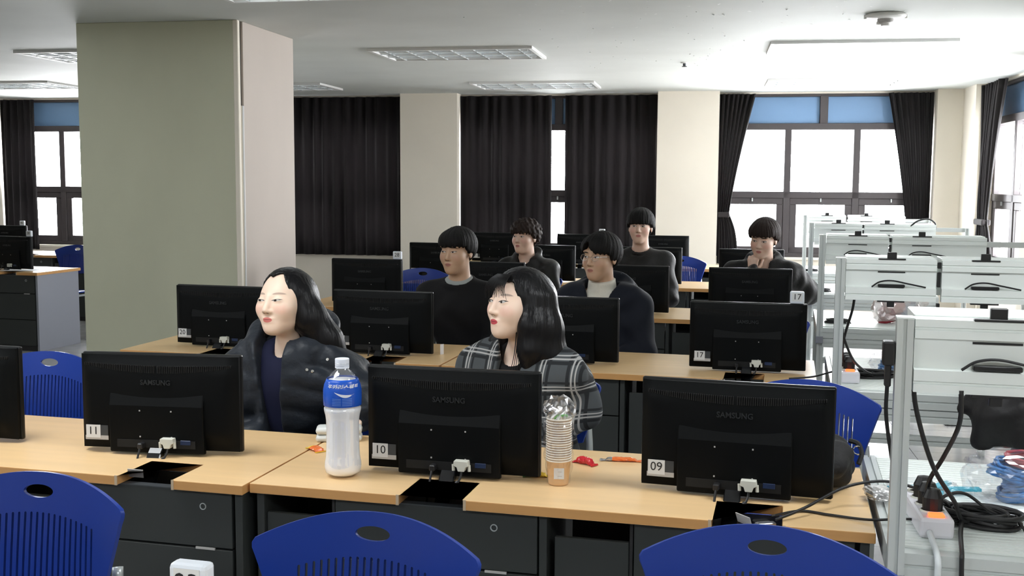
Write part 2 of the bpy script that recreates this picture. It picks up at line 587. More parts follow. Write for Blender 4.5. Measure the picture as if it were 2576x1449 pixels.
# ------------------------------------------------------------------ curtains
def curtain(a, b, label, tie=None, zb=.64, zt=2.575, e2=12.97, rot90=False, group='dark window curtains', seed=0, folds=None):
    """hanging cloth with folds; tie = (pinch height, pinched-to edge 'a' or 'b', width there)"""
    r = random.Random(seed)
    w = b - a
    nf = folds or max(3, int(w / .135))
    nu, nv = nf * 8, 30
    ph = [r.uniform(.75, 1.3) for _ in range(nf + 1)]
    cum = [0]
    for k in range(nf): cum.append(cum[-1] + ph[k])
    bm = bmesh.new()
    G = []
    for i in range(nu + 1):
        s = i / nu
        fi = s * nf; k = min(int(fi), nf - 1)
        u = (cum[k] + (fi - k) * ph[k]) / cum[-1]
        row = []
        for j in range(nv + 1):
            v = j / nv
            z = zb + (zt - zb) * v
            lo, hi = a, b
            amp = .034
            if tie:
                zt_, side, wt = tie
                if z > zt_:
                    q = (z - zt_) / (zt - zt_)
                    ww = wt + (w - wt) * (q ** 1.25)
                else:
                    q = (zt_ - z) / (zt_ - zb)
                    ww = wt + (w * .62 - wt) * (1 - math.exp(-3 * q))
                if side == 'a': hi = a + ww
                else: lo = b - ww
                amp = .016 + .022 * (1 - math.exp(-abs(z - zt_) * 4))
            x = lo + (hi - lo) * u
            y = e2 + amp * math.sin(fi * 2 * PI) * (.75 + .25 * math.sin(3 * z + k)) + .008 * math.sin(k * 1.7 + 2 * z)
            P = (x, y, z) if not rot90 else (E1R - 13.0 + y, x, z)
            row.append(bm.verts.new(P))
        G.append(row)
    for i in range(nu):
        for j in range(nv):
            bm.faces.new((G[i][j], G[i + 1][j], G[i + 1][j + 1], G[i][j + 1]))
    bmesh.ops.solidify(bm, geom=list(bm.faces), thickness=.004)
    bmesh.ops.recalc_face_normals(bm, faces=bm.faces)
    t = thing('curtain', label, 'curtain', (0, 0, 0), BA, group)
    obj('cloth', bm, 'curtain_cloth', t, smooth=True)
    if tie:
        zt_, side, wt = tie
        x0, x1 = (a - .004, a + wt + .004) if side == 'a' else (b - wt - .004, b + .004)
        if not rot90:
            obj('tie_band', box(x0, x1, e2 - .045, e2 + .045, zt_ - .03, zt_ + .03, .012, 2), 'curtain_cloth', t)
        else:
            obj('tie_band', box(E1R - 13.0 + e2 - .045, E1R - 13.0 + e2 + .045, x0, x1, zt_ - .03, zt_ + .03, .012, 2), 'curtain_cloth', t)
    return t
curtain(-6.04, -3.69, 'wide dark curtain drawn fully across the window beside the column', seed=1)
curtain(-2.97, -1.86, 'dark curtain left of the bright gap, beside the cream pillar', seed=2)
curtain(-1.70, -.62, 'dark curtain right of the bright gap, behind the tall capped student', seed=3)
curtain(.10, .50, 'dark curtain gathered and tied at the left of the open window', tie=(1.19, 'a', .13), zb=.62, seed=4, folds=7)
curtain(1.95, 2.44, 'dark curtain gathered at the right of the open window beside the corner pillar', tie=(1.12, 'b', .26), seed=5, folds=8)
curtain(11.28, 12.14, 'dark curtain tied back at the side wall window', tie=(1.17, 'b', .34), rot90=True, seed=6, folds=7, zb=.62)
curtain(-9.10, -8.62, 'dark curtain at the window left of the column', seed=7, folds=5)
# ================================================================== DESKS
ZD = .72
ROWY = {0: .69, 1: 2.705, 2: 4.72, 3: 6.735, 4: 8.75, 5: 10.765}
DW, DD, DT = 1.66, .625, .027
NOTCH = [(.44, .62), (1.268, 1.440)]
ND = .175

def desktop_mesh():
    bm = bmesh.new()
    pts = [(0, 0)]
    for a, b in NOTCH:
        pts += [(a, 0), (a, ND), (b, ND), (b, 0)]
    pts += [(DW, 0), (DW, DD), (0, DD)]
    # top board drawn as strips so every face stays convex
    def quad(x0, x1, y0, y1, z0, z1): bbox(bm, x0, x1, y0, y1, z0, z1)
    xs = [0] + [v for n in NOTCH for v in n] + [DW]
    lo = [bm.verts.new((x, y, -DT)) for x, y in pts]; hi = [bm.verts.new((x, y, 0)) for x, y in pts]
    f1 = bm.faces.new(hi); f2 = bm.faces.new(lo[::-1])
    n = len(pts)
    for i in range(n):
        f = bm.faces.new((lo[i], lo[(i + 1) % n], hi[(i + 1) % n], hi[i]))
        f.material_index = 1
    # notch sides are lighter edge tape
    bmesh.ops.triangulate(bm, faces=[f1, f2])
    bmesh.ops.recalc_face_normals(bm, faces=bm.faces)
    return bm

def make_desk(label, side_mat='desk_steel'):
    t = thing('computer_desk', label, 'desk', group='two-seat computer desks in rows')
    top = obj('desktop', desktop_mesh(), 'laminate', t, (0, 0, ZD))
    top.data.materials.append(MATS['laminate_edge'])
    md = top.modifiers.new('bevel', 'BEVEL'); md.width = .0022; md.segments = 2; md.limit_method = 'ANGLE'; md.angle_limit = 1.0
    for a, b in NOTCH:
        for x0, x1 in ((a - .008, a - .0003), (b + .0003, b + .008)):
            obj('edge_strip', box(x0, x1, -.0012, .002, ZD - DT - .0005, ZD + .0006), 'edge_tape', top, (0, 0, -ZD))
    # end panels, dividers, back
    obj('end_panel', box(.012, .034, .02, DD - .02, .0, ZD - DT - .0005, .001), side_mat, t)
    obj('end_panel', box(DW - .034, DW - .012, .02, DD - .02, .0, ZD - DT - .0005, .001), side_mat, t)
    obj('centre_panel', box(.822, .842, .025, DD - .02, .0, ZD - DT - .0005), 'desk_steel', t)
    for k in range(2):
        o = 0 if k == 0 else .826
        cub = (.036 + o, .232 + o)
        drw = (.244 + o, .818 + o if k == 0 else .790 + o)
        # cubby for the computer: low front panel, dark space above
        obj('cubby_panel', box(cub[0], cub[1], .032, .048, .06, .632, .002), 'desk_steel', t)
        obj('cubby_back', box(cub[0] - .004, cub[1] + .008, .30, .31, .05, ZD - DT - .001), 'desk_dark', t)
        obj('cubby_side', box(drw[0] - .010, drw[0] - .002, .03, DD - .03, .0, ZD - DT - .001), 'desk_dark', t)
        # drawer body and fronts, with the well that the monitor foot stands in
        obj('drawer_body', box(drw[0], drw[1], .046, DD - .20, .0, .616), 'desk_dark', t)
        d1 = obj('drawer', box(drw[0] + .002, drw[1] - .002, .024, .045, .528, ZD - DT - .003, .0015), 'desk_steel', t)
        d2 = obj('drawer', box(drw[0] + .002, drw[1] - .002, .024, .045, .29, .522, .0015), 'desk_steel', t)
        d3 = obj('drawer', box(drw[0] + .002, drw[1] - .002, .024, .045, .05, .284, .0015), 'desk_steel', t)
        lk = obj('lock', lathe([(0, 0), (.0075, 0), (.0075, .003), (.010, .003), (.010, 0)], 20), 'tube_grey', d1, (drw[0] + .455, .0245, .645), (PI / 2, 0, 0))
        obj('drawer_pull', box(drw[0] + .43, drw[0] + .49, .021, .026, .521, .527), 'label_grey', d2)
        obj('well_lip', box(NOTCH[k][0] - .02, NOTCH[k][1] + .02, .022, .05, ZD - DT - .004, ZD - DT - .0008), 'label_dark', t)
    return t

desk_xs = {0: (-1.434, -3.10), 1: (-1.434, -3.100), 2: (-1.525, -3.195), 3: (-1.545, -3.215), 4: (-1.60, -3.27), 5: (-1.75, -3.42)}
names = {0: 'row of desks nearest the camera', 1: 'row with the two women', 2: 'row behind the two women', 3: 'third row of desks', 4: 'fourth row of desks', 5: 'row along the window wall'}
LBL = {
 (0, 0): 'wooden computer desk under the blue chairs, holding the 03 number block', (0, 1): 'wooden computer desk beside the desk with the 03 number block',
 (1, 0): 'wooden computer desk holding the drink bottle and the paper cups', (1, 1): 'wooden computer desk left of the one with the drink bottle',
 (2, 0): 'wooden computer desk of the student in glasses, reaching the second bench', (2, 1): 'wooden computer desk whose end stands before the big column',
 (3, 0): 'wooden computer desk of the student resting his chin on his fist', (3, 1): 'wooden computer desk holding the monitor with the 28 number block',
 (4, 0): 'wooden computer desk two rows behind the student in glasses', (4, 1): 'wooden computer desk behind the one with the 28 number block',
 (5, 0): 'wooden computer desk close to the parted curtains', (5, 1): 'wooden computer desk close to the cream pillar and drawn curtain'}
desk0 = None
for r in range(6):
    for s in range(2):
        d = make_desk(LBL[(r, s)]) if desk0 is None else copy_tree(desk0)
        desk0 = desk0 or d
        d.location = (desk_xs[r][s], ROWY[r] - (.030 if (r, s) == (1, 1) else 0), 0)
        d['label'] = LBL[(r, s)]
# desk across the aisle, left of the column, with a light grey end panel
dl = make_desk('computer desk with a grey end panel left of the column', 'side_grey')
dl.location = (-6.52 - DW, 8.42, 0)
dl2 = copy_tree(dl); dl2['label'] = 'computer desk behind the grey-ended desk left of the column'
dl2.location = (-7.05 - DW, 10.4, 0)

# ================================================================== MONITORS
def bulge_panel():
    """rear shell: flat rim rising to a gently domed back, lower middle box proud"""
    W2, Z0, Z1 = .252, .034, .326
    nu, nv = 36, 24
    bm = bmesh.new()
    G = []
    for i in range(nu + 1):
        row = []
        for j in range(nv + 1):
            u = i / nu * 2 - 1; v = j / nv
            x = W2 * u; z = Z0 + (Z1 - Z0) * v
            e = max(0, min(1, (1 - abs(u)) * 9)); g = max(0, min(1, (1 - v) * 6)); h = max(0, min(1, v * 5))
            s = lambda q: q * q * (3 - 2 * q)
            d = .010 + .020 * s(e) * s(h) * (.35 + .65 * s(g))
            # crown line at the top falls in an arc
            d += .010 * (1 - u * u) * math.sin(PI * v)
            row.append(bm.verts.new((x, -d, z)))
        G.append(row)
    for i in range(nu):
        for j in range(nv):
            bm.faces.new((G[i][j], G[i + 1][j], G[i + 1][j + 1], G[i][j + 1]))
    # rim back to the bezel
    edge = [G[i][0] for i in range(nu + 1)] + [G[nu][j] for j in range(1, nv + 1)] + [G[i][nv] for i in range(nu - 1, -1, -1)] + [G[0][j] for j in range(nv - 1, 0, -1)]
    back = [bm.verts.new((v.co.x, .004, v.co.z)) for v in edge]
    n = len(edge)
    for i in range(n):
        bm.faces.new((edge[i], back[i], back[(i + 1) % n], edge[(i + 1) % n]))
    bmesh.ops.recalc_face_normals(bm, faces=bm.faces)
    return bm

MON_CACHE = {}
def number_label(parent, txt, x, z, y, w=.046):
    """asset sticker: dark strip, grey strip and white number card"""
    s = obj('sticker', box(x - .036, x + .036, y - .001, y, z - .022, z + .020), 'label_dark', parent)
    obj('sticker_strip', box(x - .037, x + .037, y - .0016, y - .0008, z - .025, z - .012), 'label_grey', s)
    obj('number_card', box(x - .034, x + .012, y - .0026, y - .0012, z - .019, z + .021), 'label_white', s)
    if txt:
        me = text_mesh(txt, .034, .0003)
        obj('number', me, 'ink', s, (x - .011, y - .0030, z + .002))
    tm = text_mesh('ASSET', .006, .0002) if False else None
    return s

def make_monitor(label, num=None, detail=True, plug=True):
    t = thing('monitor', label, 'monitor', group='black computer monitors on the desks')
    # origin: middle of the foot on the floor of the desk well (z .69)
    obj('foot', box(-.070, .070, -.185, -.085, -.082, -.074, .003, 2), 'plastic_black_gloss', t)
    nk = obj('neck', prism([(-.150, -.076), (-.118, -.076), (-.024, .040), (-.042, .050), (-.062, .034)], -.022, .022, 'x', .003), 'neck_gloss', t)
    obj('neck_hinge', tube([(-.030, -.135, -.066), (.030, -.135, -.066)], .010, 12), 'neck_gloss', nk)
    obj('bezel', box(-.256, .256, .003, .020, .030, .330, .005, 2), 'plastic_black_gloss', t)
    obj('screen', box(-.240, .240, .0195, .0206, .050, .314), 'screen', t)
    key = 'shell'
    if key not in MON_CACHE:
        MON_CACHE[key] = bulge_panel()
        sh = obj('rear_shell', MON_CACHE[key], 'plastic_black', t, smooth=True)
        MON_CACHE[key] = sh.data
        smooth_by_angle(sh, 45)
    else:
        sh = obj('rear_shell', MON_CACHE[key], None, t)
    # lower middle box with a sloped top
    if 'box' not in MON_CACHE:
        bm = prism([(-.022, .026), (-.044, .030), (-.047, .175), (-.036, .212), (-.022, .216)], -.150, .150, 'x', .003)
        b = obj('rear_box', bm, 'plastic_black', t)
        MON_CACHE['box'] = b.data
    else:
        b = obj('rear_box', MON_CACHE['box'], None, t)
    if detail:
        if 'vent' not in MON_CACHE:
            bm = bmesh.new()
            for k in range(-40, 41):
                if k == 0: continue
                x = k * .0058
                q = 1 - (x / .24) ** 2
                h = .006 + .016 * q
                yy = -(.0265 + .0085 * q)
                bbox(bm, x - .0016, x + .0016, yy - .0022, yy + .012, .298 - .016 * q - h * .35, .298 - .016 * q + h * .65)
            v = obj('vent_slots', bm, 'plastic_slot', t)
            MON_CACHE['vent'] = v.data
        else:
            v = obj('vent_slots', MON_CACHE['vent'], None, t)
        tag(v, kind='stuff')
        if 'logo' not in MON_CACHE:
            MON_CACHE['logo'] = text_mesh('SAMSUNG', .021, .0012, .0004)
            l = obj('maker_name', MON_CACHE['logo'], 'emboss', t, (0, -.0418, .246))
        else:
            l = obj('maker_name', MON_CACHE['logo'], None, t, (0, -.0418, .246))
        for sx in (-.05, .05):
            for z in (.080, .160):
                obj('screw', box(sx - .002, sx + .002, -.0485, -.046, z - .002, z + .002), 'label_grey', b)
        obj('socket_recess', box(-.125, .125, -.0468, -.040, .046, .070), 'plastic_slot', b)
        obj('vga_port', box(.078, .110, -.0490, -.045, .058, .072, .001), 'vga_blue', b)
    if plug:
        pl = obj('dvi_plug', prism([(.022, .080), (.062, .080), (.064, .066), (.056, .062), (.052, .050), (.034, .050), (.030, .062), (.020, .066)][::-1], -.068, -.045, 'y', .001), 'plug_white', t)
        for sx in (.018, .064):
            obj('thumb_screw', tube([(sx, -.058, .068), (sx + .001, -.059, .050)], .0045, 8), 'plug_white', pl)
        obj('video_cable', tube(spline([(.043, -.058, .052), (.040, -.068, .030), (.022, -.085, .0), (-.012, -.105, -.035), (-.045, -.12, -.070)], 6), .0034, 6), 'cable_black', t)
        obj('ferrite', tube([(.036, -.072, .022), (.026, -.080, .008)], .0068, 8), 'cable_black', t)
        pw = obj('power_plug', box(-.050, -.034, -.072, -.045, .046, .064, .003), 'cable_black', t)
        obj('power_cable', tube(spline([(-.042, -.068, .050), (-.044, -.085, .015), (-.046, -.105, -.03), (-.058, -.12, -.074)], 6), .0036, 6), 'cable_black', t)
    if num is not None:
        number_label(t, num, -.196, .088, -.0335)
    return t

def mon(label, x, y, rz=0, num=None, detail=True, plug=True, z=.699, tilt=0):
    t = make_monitor(label, num, detail, plug)
    t.location = (x, y, z)
    t.rotation_euler = (math.radians(tilt), 0, math.radians(rz))
    return t

MY = .235   # monitor foot behind the near desk edge
m11 = mon('black monitor with number card 11 left of the drink bottle, white plug on its back', -1.855, ROWY[1] + MY + .01, 7, '11')
m10 = mon('black monitor with number card 10 between the drink bottle and the paper cups', -.915, ROWY[1] + MY, 1, '10')
m09 = mon('black monitor with number card 09 beside the black bag', -.122, ROWY[1] + MY + .01, -3, '09')
mon('black monitor cut by the left edge of the photo', -2.61, ROWY[1] + MY, 0, '12')
mon('black monitor with number card 20 in front of the column', -2.76, ROWY[2] + MY, -1, '20')
mon('black monitor behind the woman in the padded coat, white plug on its back', -1.90, ROWY[2] + MY, 0, '19')
mon('black monitor in front of the student in glasses', -1.00, ROWY[2] + MY, 0, '18')
mon('black monitor with number card 17 under the 17 number block', -.165, ROWY[2] + MY, 1, '17')
mon('black monitor with the 28 number block on top', -2.785, ROWY[3] + MY, 0, '28')
mon('black monitor behind the woman in the plaid shirt', -1.93, ROWY[3] + MY, 0, '27')
mon('black monitor in front of the tall student with the straight fringe', -.985, ROWY[3] + MY, 0, '26')
mon('black monitor in front of the student resting his chin on his fist', -.225, ROWY[3] + MY, 0, '25')
mon('black monitor with a number card in front of the cream pillar', -2.935, ROWY[4] + MY, 0, '33', plug=False)
mon('black monitor behind the curly haired student, beside the bright gap', -1.98, ROWY[4] + MY, 0, '32', plug=False)
mon('black monitor behind the shoulder of the tall student', -1.095, ROWY[4] + MY, 0, '31', plug=False)
mon('black monitor behind the student resting his chin on his fist', -.285, ROWY[4] + MY, 0, '30', plug=False)
mon('black monitor with a number card behind the head of the sweater student', -2.96, ROWY[5] + MY, 0, '31', plug=False)
mon('black monitor with a number block in front of the parted curtains', -2.05, ROWY[5] + MY, 0, None, plug=False)
mon('black monitor in front of the cream pillar by the open window', -1.215, ROWY[5] + MY, 0, None, plug=False)
mon('black monitor carrying the 03 number block under the nearest chairs', -.865, 1.125, 0, None, z=.72)
mon('black monitor on the grey-ended desk left of the column', -6.98, 8.66, -8, '37', z=.70)
mon('black monitor behind the grey-ended desk at the left edge', -8.62, 10.65, 0, None, z=.70)

# number blocks standing on the monitors
def standee(label, txt, x, y, z, rz=0, w=.062, h=.055):
    t = thing('number_block', label, 'number sign', (x, y, z), math.radians(rz), 'white number blocks on the monitors')
    obj('block', box(-w / 2, w / 2, -.012, .012, 0, h, .006, 2), 'standee_white', t)
    obj('card', box(-w / 2 + .008, w / 2 - .008, -.0130, -.0120, .012, h - .005), 'label_white', t)
    if txt:
        obj('number', text_mesh(txt, .036, .0003), 'ink', t, (0, -.0134, h * .56))
    return t
MT = .699 + .330
standee('white number block reading 17 next to the second aluminium bench', '17', .045, ROWY[2] + MY + .01, MT)
standee('white number block reading 28 in front of the drawn curtain and cream pillar', '28', -2.565, ROWY[3] + MY + .01, MT)
standee('white number block reading 03 at the bottom edge of the photo', '03', -.681, 1.138, .72 + .330, w=.050)
standee('small white number block in front of the parted curtains', '27', -1.84, ROWY[5] + MY + .01, MT)
standee('white number block on the monitor left of the column', '38', -6.755, 8.64, .70 + .330, -8)
standee('white number block at the far left window', '40', -8.42, 10.66, .70 + .330)

# ================================================================== CHAIRS
def chair_back_mesh():
    HW, H = .2375, .285
    out = []
    # bottom edge, then right side up, arch over, left side down
    N = 8
    for i in range(N + 1):
        s = -1 + 2 * i / N
        out.append((s * .175, -.0 + .02 * s * s))
    side = [(.185, .05), (.200, .10), (.216, .15), (.230, .195), (.2365, .212), (.2372, .222), (.232, .231)]
    arch = []
    for i in range(1, 24):
        s = 1 - 2 * i / 24
        x = s * .232
        arch.append((x, .231 + (H - .231) * (1 - abs(s) ** 2.1)))
    out += side + arch + [(-x, y) for x, y in side[::-1]]
    holes = [[(.037 * math.cos(2 * PI * k / 28) , H - .042 + .0145 * math.sin(2 * PI * k / 28)) for k in range(28)]]
    for k in range(-10, 11):
        x = k * .0148
        top = H - .088 - .022 * (x / .15) ** 2
        bot = .035 + .012 * (x / .15) ** 2
        w = .0026
        holes.append([(x - w, bot), (x + w, bot), (x + w, (bot + top) / 2), (x + w, top - .002), (x + w * .5, top), (x - w * .5, top), (x - w, top - .002), (x - w, (bot + top) / 2)])
    def fmap(u, v):
        return Vector((u, .205 + .10 * v + .12 * v * v - .95 * u * u * (.55 + .45 * min(1, v / .2)), .62 + v))
    return plate(out, holes, .022, fmap, .010)

def make_chair(label):
    t = thing('student_chair', label, 'chair', group='blue plastic student chairs')
    b = obj('backrest', chair_back_mesh(), 'chair_blue', t)
    smooth_by_angle(b, 45)
    md = b.modifiers.new('bevel', 'BEVEL'); md.width = .0022; md.segments = 2; md.limit_method = 'ANGLE'; md.angle_limit = .9
    # seat shell
    def smap(u, v):
        return Vector((u, v, .445 + .9 * u * u * .35 - .05 * max(0, -v - .12) ** 1.0 * 1.2))
    pts = [(-.17, .20), (-.215, .12), (-.225, -.08), (-.20, -.2), (-.12, -.225), (.12, -.225), (.20, -.2), (.225, -.08), (.215, .12), (.17, .20)][::-1]
    s = obj('seat', plate(pts, [], .04, smap, .012), 'chair_blue', t)
    smooth_by_angle(s, 45)
    for sx in (-1, 1):
        obj('leg', tube(spline([(sx * .20, -.16, .44), (sx * .215, -.19, .30), (sx * .225, -.23, .01)], 6), .0125, 10), 'tube_grey', t, smooth=True)
        obj('leg', tube(spline([(sx * .185, .238, .70), (sx * .195, .215, .60), (sx * .20, .17, .45), (sx * .215, .20, .25), (sx * .225, .25, .01)], 6), .0125, 10), 'tube_grey', t, smooth=True)
        obj('seat_rail', tube([(sx * .195, -.17, .425), (sx * .198, .19, .425)], .011, 8), 'tube_grey', t)
    obj('stretcher', tube([(-.195, .0, .418), (.195, .0, .418)], .010, 8), 'tube_grey', t)
    return t
chair0 = None
def chair(label, x, y, rz=0):
    global chair0
    c = make_chair(label) if chair0 is None else copy_tree(chair0)
    chair0 = chair0 or c
    c['label'] = label
    c.location = (x, y, 0); c.rotation_euler = (0, 0, math.radians(rz))
    return c
chair('blue plastic chair beside the 03 number block, next to drawers with a lock', -1.60, 1.83, 3)
chair('blue plastic chair facing the monitor between drink bottle and paper cups', -.785, 1.745, -1)
chair('blue plastic chair close to the aluminium bench and the cable end of the desk', -.03, 1.865, -2)
chair('empty blue plastic chair behind the desk left of monitor 11', -2.70, 3.33, 4)
chair('blue plastic chair of the woman in the padded coat', -1.605, 3.48, 4)
chair('blue plastic chair of the woman in the plaid shirt', -.86, 3.56, 0)
chair('empty turned blue plastic chair behind the small black bag', .035, 3.515, -12)
chair('blue plastic chair of the student in the black sweater', -1.70, 5.56, 0)
chair('blue plastic chair of the student in glasses', -.92, 5.58, 0)
chair('empty blue plastic chair next to the second aluminium bench', -.09, 5.56, 8)
chair('empty blue plastic chair beside the monitor with the 28 block', -2.67, 7.58, 0)
chair('blue plastic chair of the curly haired student', -1.83, 7.62, 0)
chair('blue plastic chair of the tall student with the straight fringe', -1.0, 7.66, 0)
chair('blue plastic chair of the student resting his chin on his fist', -.14, 7.72, 0)
chair('empty blue plastic chair by the pillar at the open window', -.935, 9.6, 0)
chair('empty blue plastic chair at the grey-ended desk left of the column', -6.90, 9.27, -6)
# ================================================================== ALUMINIUM BENCHES
def slot_profile(w, h, slots, d=.006, sw=.008):
    """cross-section (a across, b up) with slots in the upper side"""
    pts = [(0, 0), (w, 0), (w, h)]
    for s in sorted(slots, reverse=True):
        pts += [(s + sw / 2, h), (s + sw / 2, h - d), (s - sw / 2, h - d), (s - sw / 2, h)]
    pts.append((0, h))
    return pts
def rail_x(name, x0, x1, y, z, w, h, parent, m='alu', face='top'):
    """profile bar along x; face = which side carries its slot"""
    if face == 'top':
        bm = prism([(y + a, z + b) for a, b in slot_profile(w, h, [w / 2])], x0, x1, 'x')
    else:   # slot towards -y
        sw, d = .008, .006
        zc = z + h / 2
        pts = [(y, z), (y + w, z), (y + w, z + h), (y, z + h), (y, zc + sw / 2), (y + d, zc + sw / 2), (y + d, zc - sw / 2), (y, zc - sw / 2)]
        bm = prism(pts, x0, x1, 'x')
    return obj(name, bm, m, parent)
def post(name, x, y, z0, z1, parent, w=.036):
    sw, d = .008, .006
    c = w / 2
    pts = [(x, y), (x + c - sw / 2, y), (x + c - sw / 2, y + d), (x + c + sw / 2, y + d), (x + c + sw / 2, y), (x + w, y), (x + w, y + w), (x, y + w)]
    return obj(name, prism(pts, z0, z1, 'z'), 'alu', parent)

BL, BD = .95, .90
def make_bench(label):
    t = thing('training_bench', label, 'workbench', group='aluminium training benches')
    # frame
    rail_x('front_beam', .036, BL, .0, .655, .04, .06, t, face='front')
    rail_x('front_beam', .036, BL, .0, .600, .04, .05, t, face='front')
    rail_x('rear_beam', .036, BL, BD - .04, .655, .04, .06, t, face='front')
    obj('side_beam', prism([(a, b + .66) for a, b in slot_profile(.036, .062, [.018])], .036, BD, 'y'), 'alu', t)
    obj('side_beam', prism([(a + BL - .036, b + .66) for a, b in slot_profile(.036, .062, [.018])], .036, BD, 'y'), 'alu', t)
    for x in (.0, BL - .036):
        post('leg', x + .004, .02, 0, .655, t)
        post('leg', x + .004, BD - .05, 0, .655, t)
    post('leg', .10, .005, 0, .60, t)
    rail_x('stretcher', .04, BL - .036, .03, .50, .036, .036, t, face='front')
    # table of slotted boards
    n = 11
    w = (BD - .05) / n
    for k in range(n):
        y = .042 + k * w
        obj('table_slat', prism([(y + a, .700 + b) for a, b in slot_profile(w - .0015, .02, [w * .2, w * .5, w * .8], .004, .0055)], .038, BL - .038, 'x'), 'alu_panel', t)
    # uprights
    post('upright', 0, -.01, .63, 1.257, t)
    obj('post_cap', box(-.001, .037, -.011, .027, 1.257, 1.262, .001), 'alu_panel', t)
    obj('corner_block', box(-.004, .038, -.016, .022, .625, .665, .002), 'side_grey', t)
    post('upright', BL + .16, .0, .63, 1.235, t, .030)
    rail_x('rear_rail', BL - .04, BL + .16, .01, 1.205, .03, .03, t)
    # panel of two halves: grooved rails above and below a plain field
    mid = .395
    for x0, x1 in ((.040, mid - .010), (mid + .010, BL - .04)):
        p = obj('panel', box(x0, x1, .010, .024, 1.138, 1.222), 'alu_panel', t)
        obj('panel_rail', prism([(.0, 1.214), (.0, 1.232), (.005, 1.234), (.005, 1.238), (.0, 1.240), (.0, 1.257), (.06, 1.257), (.06, 1.214)], x0, x1, 'x'), 'alu_panel', p)
        obj('panel_rail', prism([(-.006, 1.092), (-.006, 1.110), (.0, 1.112), (.0, 1.116), (-.006, 1.118), (-.006, 1.143), (.012, 1.147), (.03, 1.147), (.03, 1.092)], x0, x1, 'x'), 'alu_panel', p)
        obj('top_tray', box(x0 + .004, x1, .062, .22, 1.240, 1.262, .002), 'alu_panel', p)
        obj('back_panel', box(x0, x1, .205, .219, 1.10, 1.240), 'alu_panel', p)
        cx = x0 + (.175 if x0 < .1 else .16)
        hw = .052
        c = obj('clip', box(cx - hw, cx + hw, -.004, .012, 1.256, 1.262, .001), 'clip_black', p)
        obj('clip_grip', box(cx - .018, cx + .018, .004, .02, 1.260, 1.286, .002), 'clip_black', c)
        obj('slot', box(cx - hw, cx + hw, .0075, .011, 1.204, 1.209), 'clip_black', p)
        obj('hook_plate', box(cx - hw * .98, cx + hw * .98, -.012, .012, 1.147, 1.158, .002), 'clip_black', p)
        obj('hook_loop', tube(spline([(cx - .075, -.008, 1.147), (cx - .045, -.014, 1.168), (cx, -.016, 1.174), (cx + .06, -.012, 1.163), (cx + .13, -.006, 1.149)], 6), .0035, 6), 'cable_black', p)
        obj('clip', box(cx - hw, cx + hw, -.008, .01, 1.086, 1.092, .001), 'clip_black', p)
        obj('clip_grip', box(cx - .014, cx + .014, -.004, .01, 1.066, 1.087, .002), 'clip_black', p)
    for z0, z1 in ((1.225, 1.25), (1.15, 1.21), (1.07, 1.085)):
        obj('connector', box(mid - .006, mid + .006, .004, .03, z0, z1, .001), 'clip_black', t)
    return t
bench0 = None
BX = {1: .243, 2: .190, 3: .175, 4: .150, 5: .13}
BLB = {1: 'aluminium bench with the lit power strip and the bag of blue cables', 2: 'aluminium bench beside the monitor numbered 17, second from the lit power strip', 3: 'aluminium bench carrying the red and blue bag', 4: 'aluminium bench behind the one carrying the red and blue bag', 5: 'aluminium bench standing closest to the open window'}
for k in range(1, 6):
    b = make_bench(BLB[k]) if bench0 is None else copy_tree(bench0)
    bench0 = bench0 or b
    b['label'] = BLB[k]
    b.location = (BX[k], ROWY[k] - .115, 0)

mat('cord_white', (.62, .66, .68), .4)
mat('strip_white', (.70, .69, .74), .35)
mat('led_red', (.8, .05, .02), .3, emit=(1, .12, .03), estr=2.5)
mat('cable_blue', (.02, .14, .38), .4, noise=((30, 30, 30), .35))
mat('cable_red', (.35, .03, .05), .45, noise=((30, 30, 30), .3))
mat('cyan_plastic', (.04, .45, .60), .35)
mat('paper', (.80, .81, .85), .7)
mat('cloth_black', (.010, .010, .011), .75, bump=((25, 25, 25), .6, .01))
clear_mat('clear_bag', gloss=.14, rough=.22, trans=(.95, .95, .96))
clear_mat('milky_bag', gloss=.45, rough=.35, trans=(.85, .83, .82))

def coil(label, x, y, z, r=.065, n=7, m='cable_black', sq=.8, rz=0, cr=.0042, seed=0, group='coiled black cables on the benches', name='cable_coil'):
    """hank of cable lying flat"""
    q = random.Random(seed)
    t = thing(name, label, 'cable', (x, y, z), rz, group)
    pts = []
    for k in range(n * 18):
        a = 2 * PI * k / 18
        rr = r * (1 + .22 * math.sin(a * .37 + seed) + q.uniform(-.03, .03))
        pts.append((rr * math.cos(a), rr * sq * math.sin(a), cr + (.5 + .5 * math.sin(a * .71 + seed)) * cr * n * .55))
    obj('cable_loops', tube(pts, cr, 6), m, t, smooth=True)
    obj('cable_tie', tube([(r * .75, -.01, .001), (r * 1.0, -.014, cr * n * .6 + .006), (r * 1.3, -.01, .001)], .004, 6), m, t)
    return t
def cable(label, pts, r=.0045, m='cable_black', group=None, name='cable'):
    t = obj(name, tube(spline(pts, 8), r, 8), m, smooth=True)
    return tag(t, label, 'cable', group)
def power_strip(label, x, y, z, rz, led=True):
    t = thing('power_strip', label, 'power strip', (x, y, z), rz, 'white power strips on the benches')
    t.scale = (1.3, 1, 1.45)
    obj('housing', box(-.030, .030, -.15, .15, 0, .034, .006, 2), 'strip_white', t)
    sw = obj('switch', box(-.014, .014, -.142, -.122, .033, .040, .002), 'led_red' if led else 'label_grey', t)
    for k in range(4):
        y0 = -.085 + k * .058
        obj('socket', lathe([(0, .034), (.019, .034), (.021, .037), (.023, .034)], 20), 'plug_white', t, (0, y0, 0))
    for k in range(3):
        y0 = -.085 + k * .058
        p = obj('plug', lathe([(0, .036), (.018, .036), (.019, .058), (.012, .072), (0, .074)], 16), 'cable_black', t, (0, y0, 0))
    return t
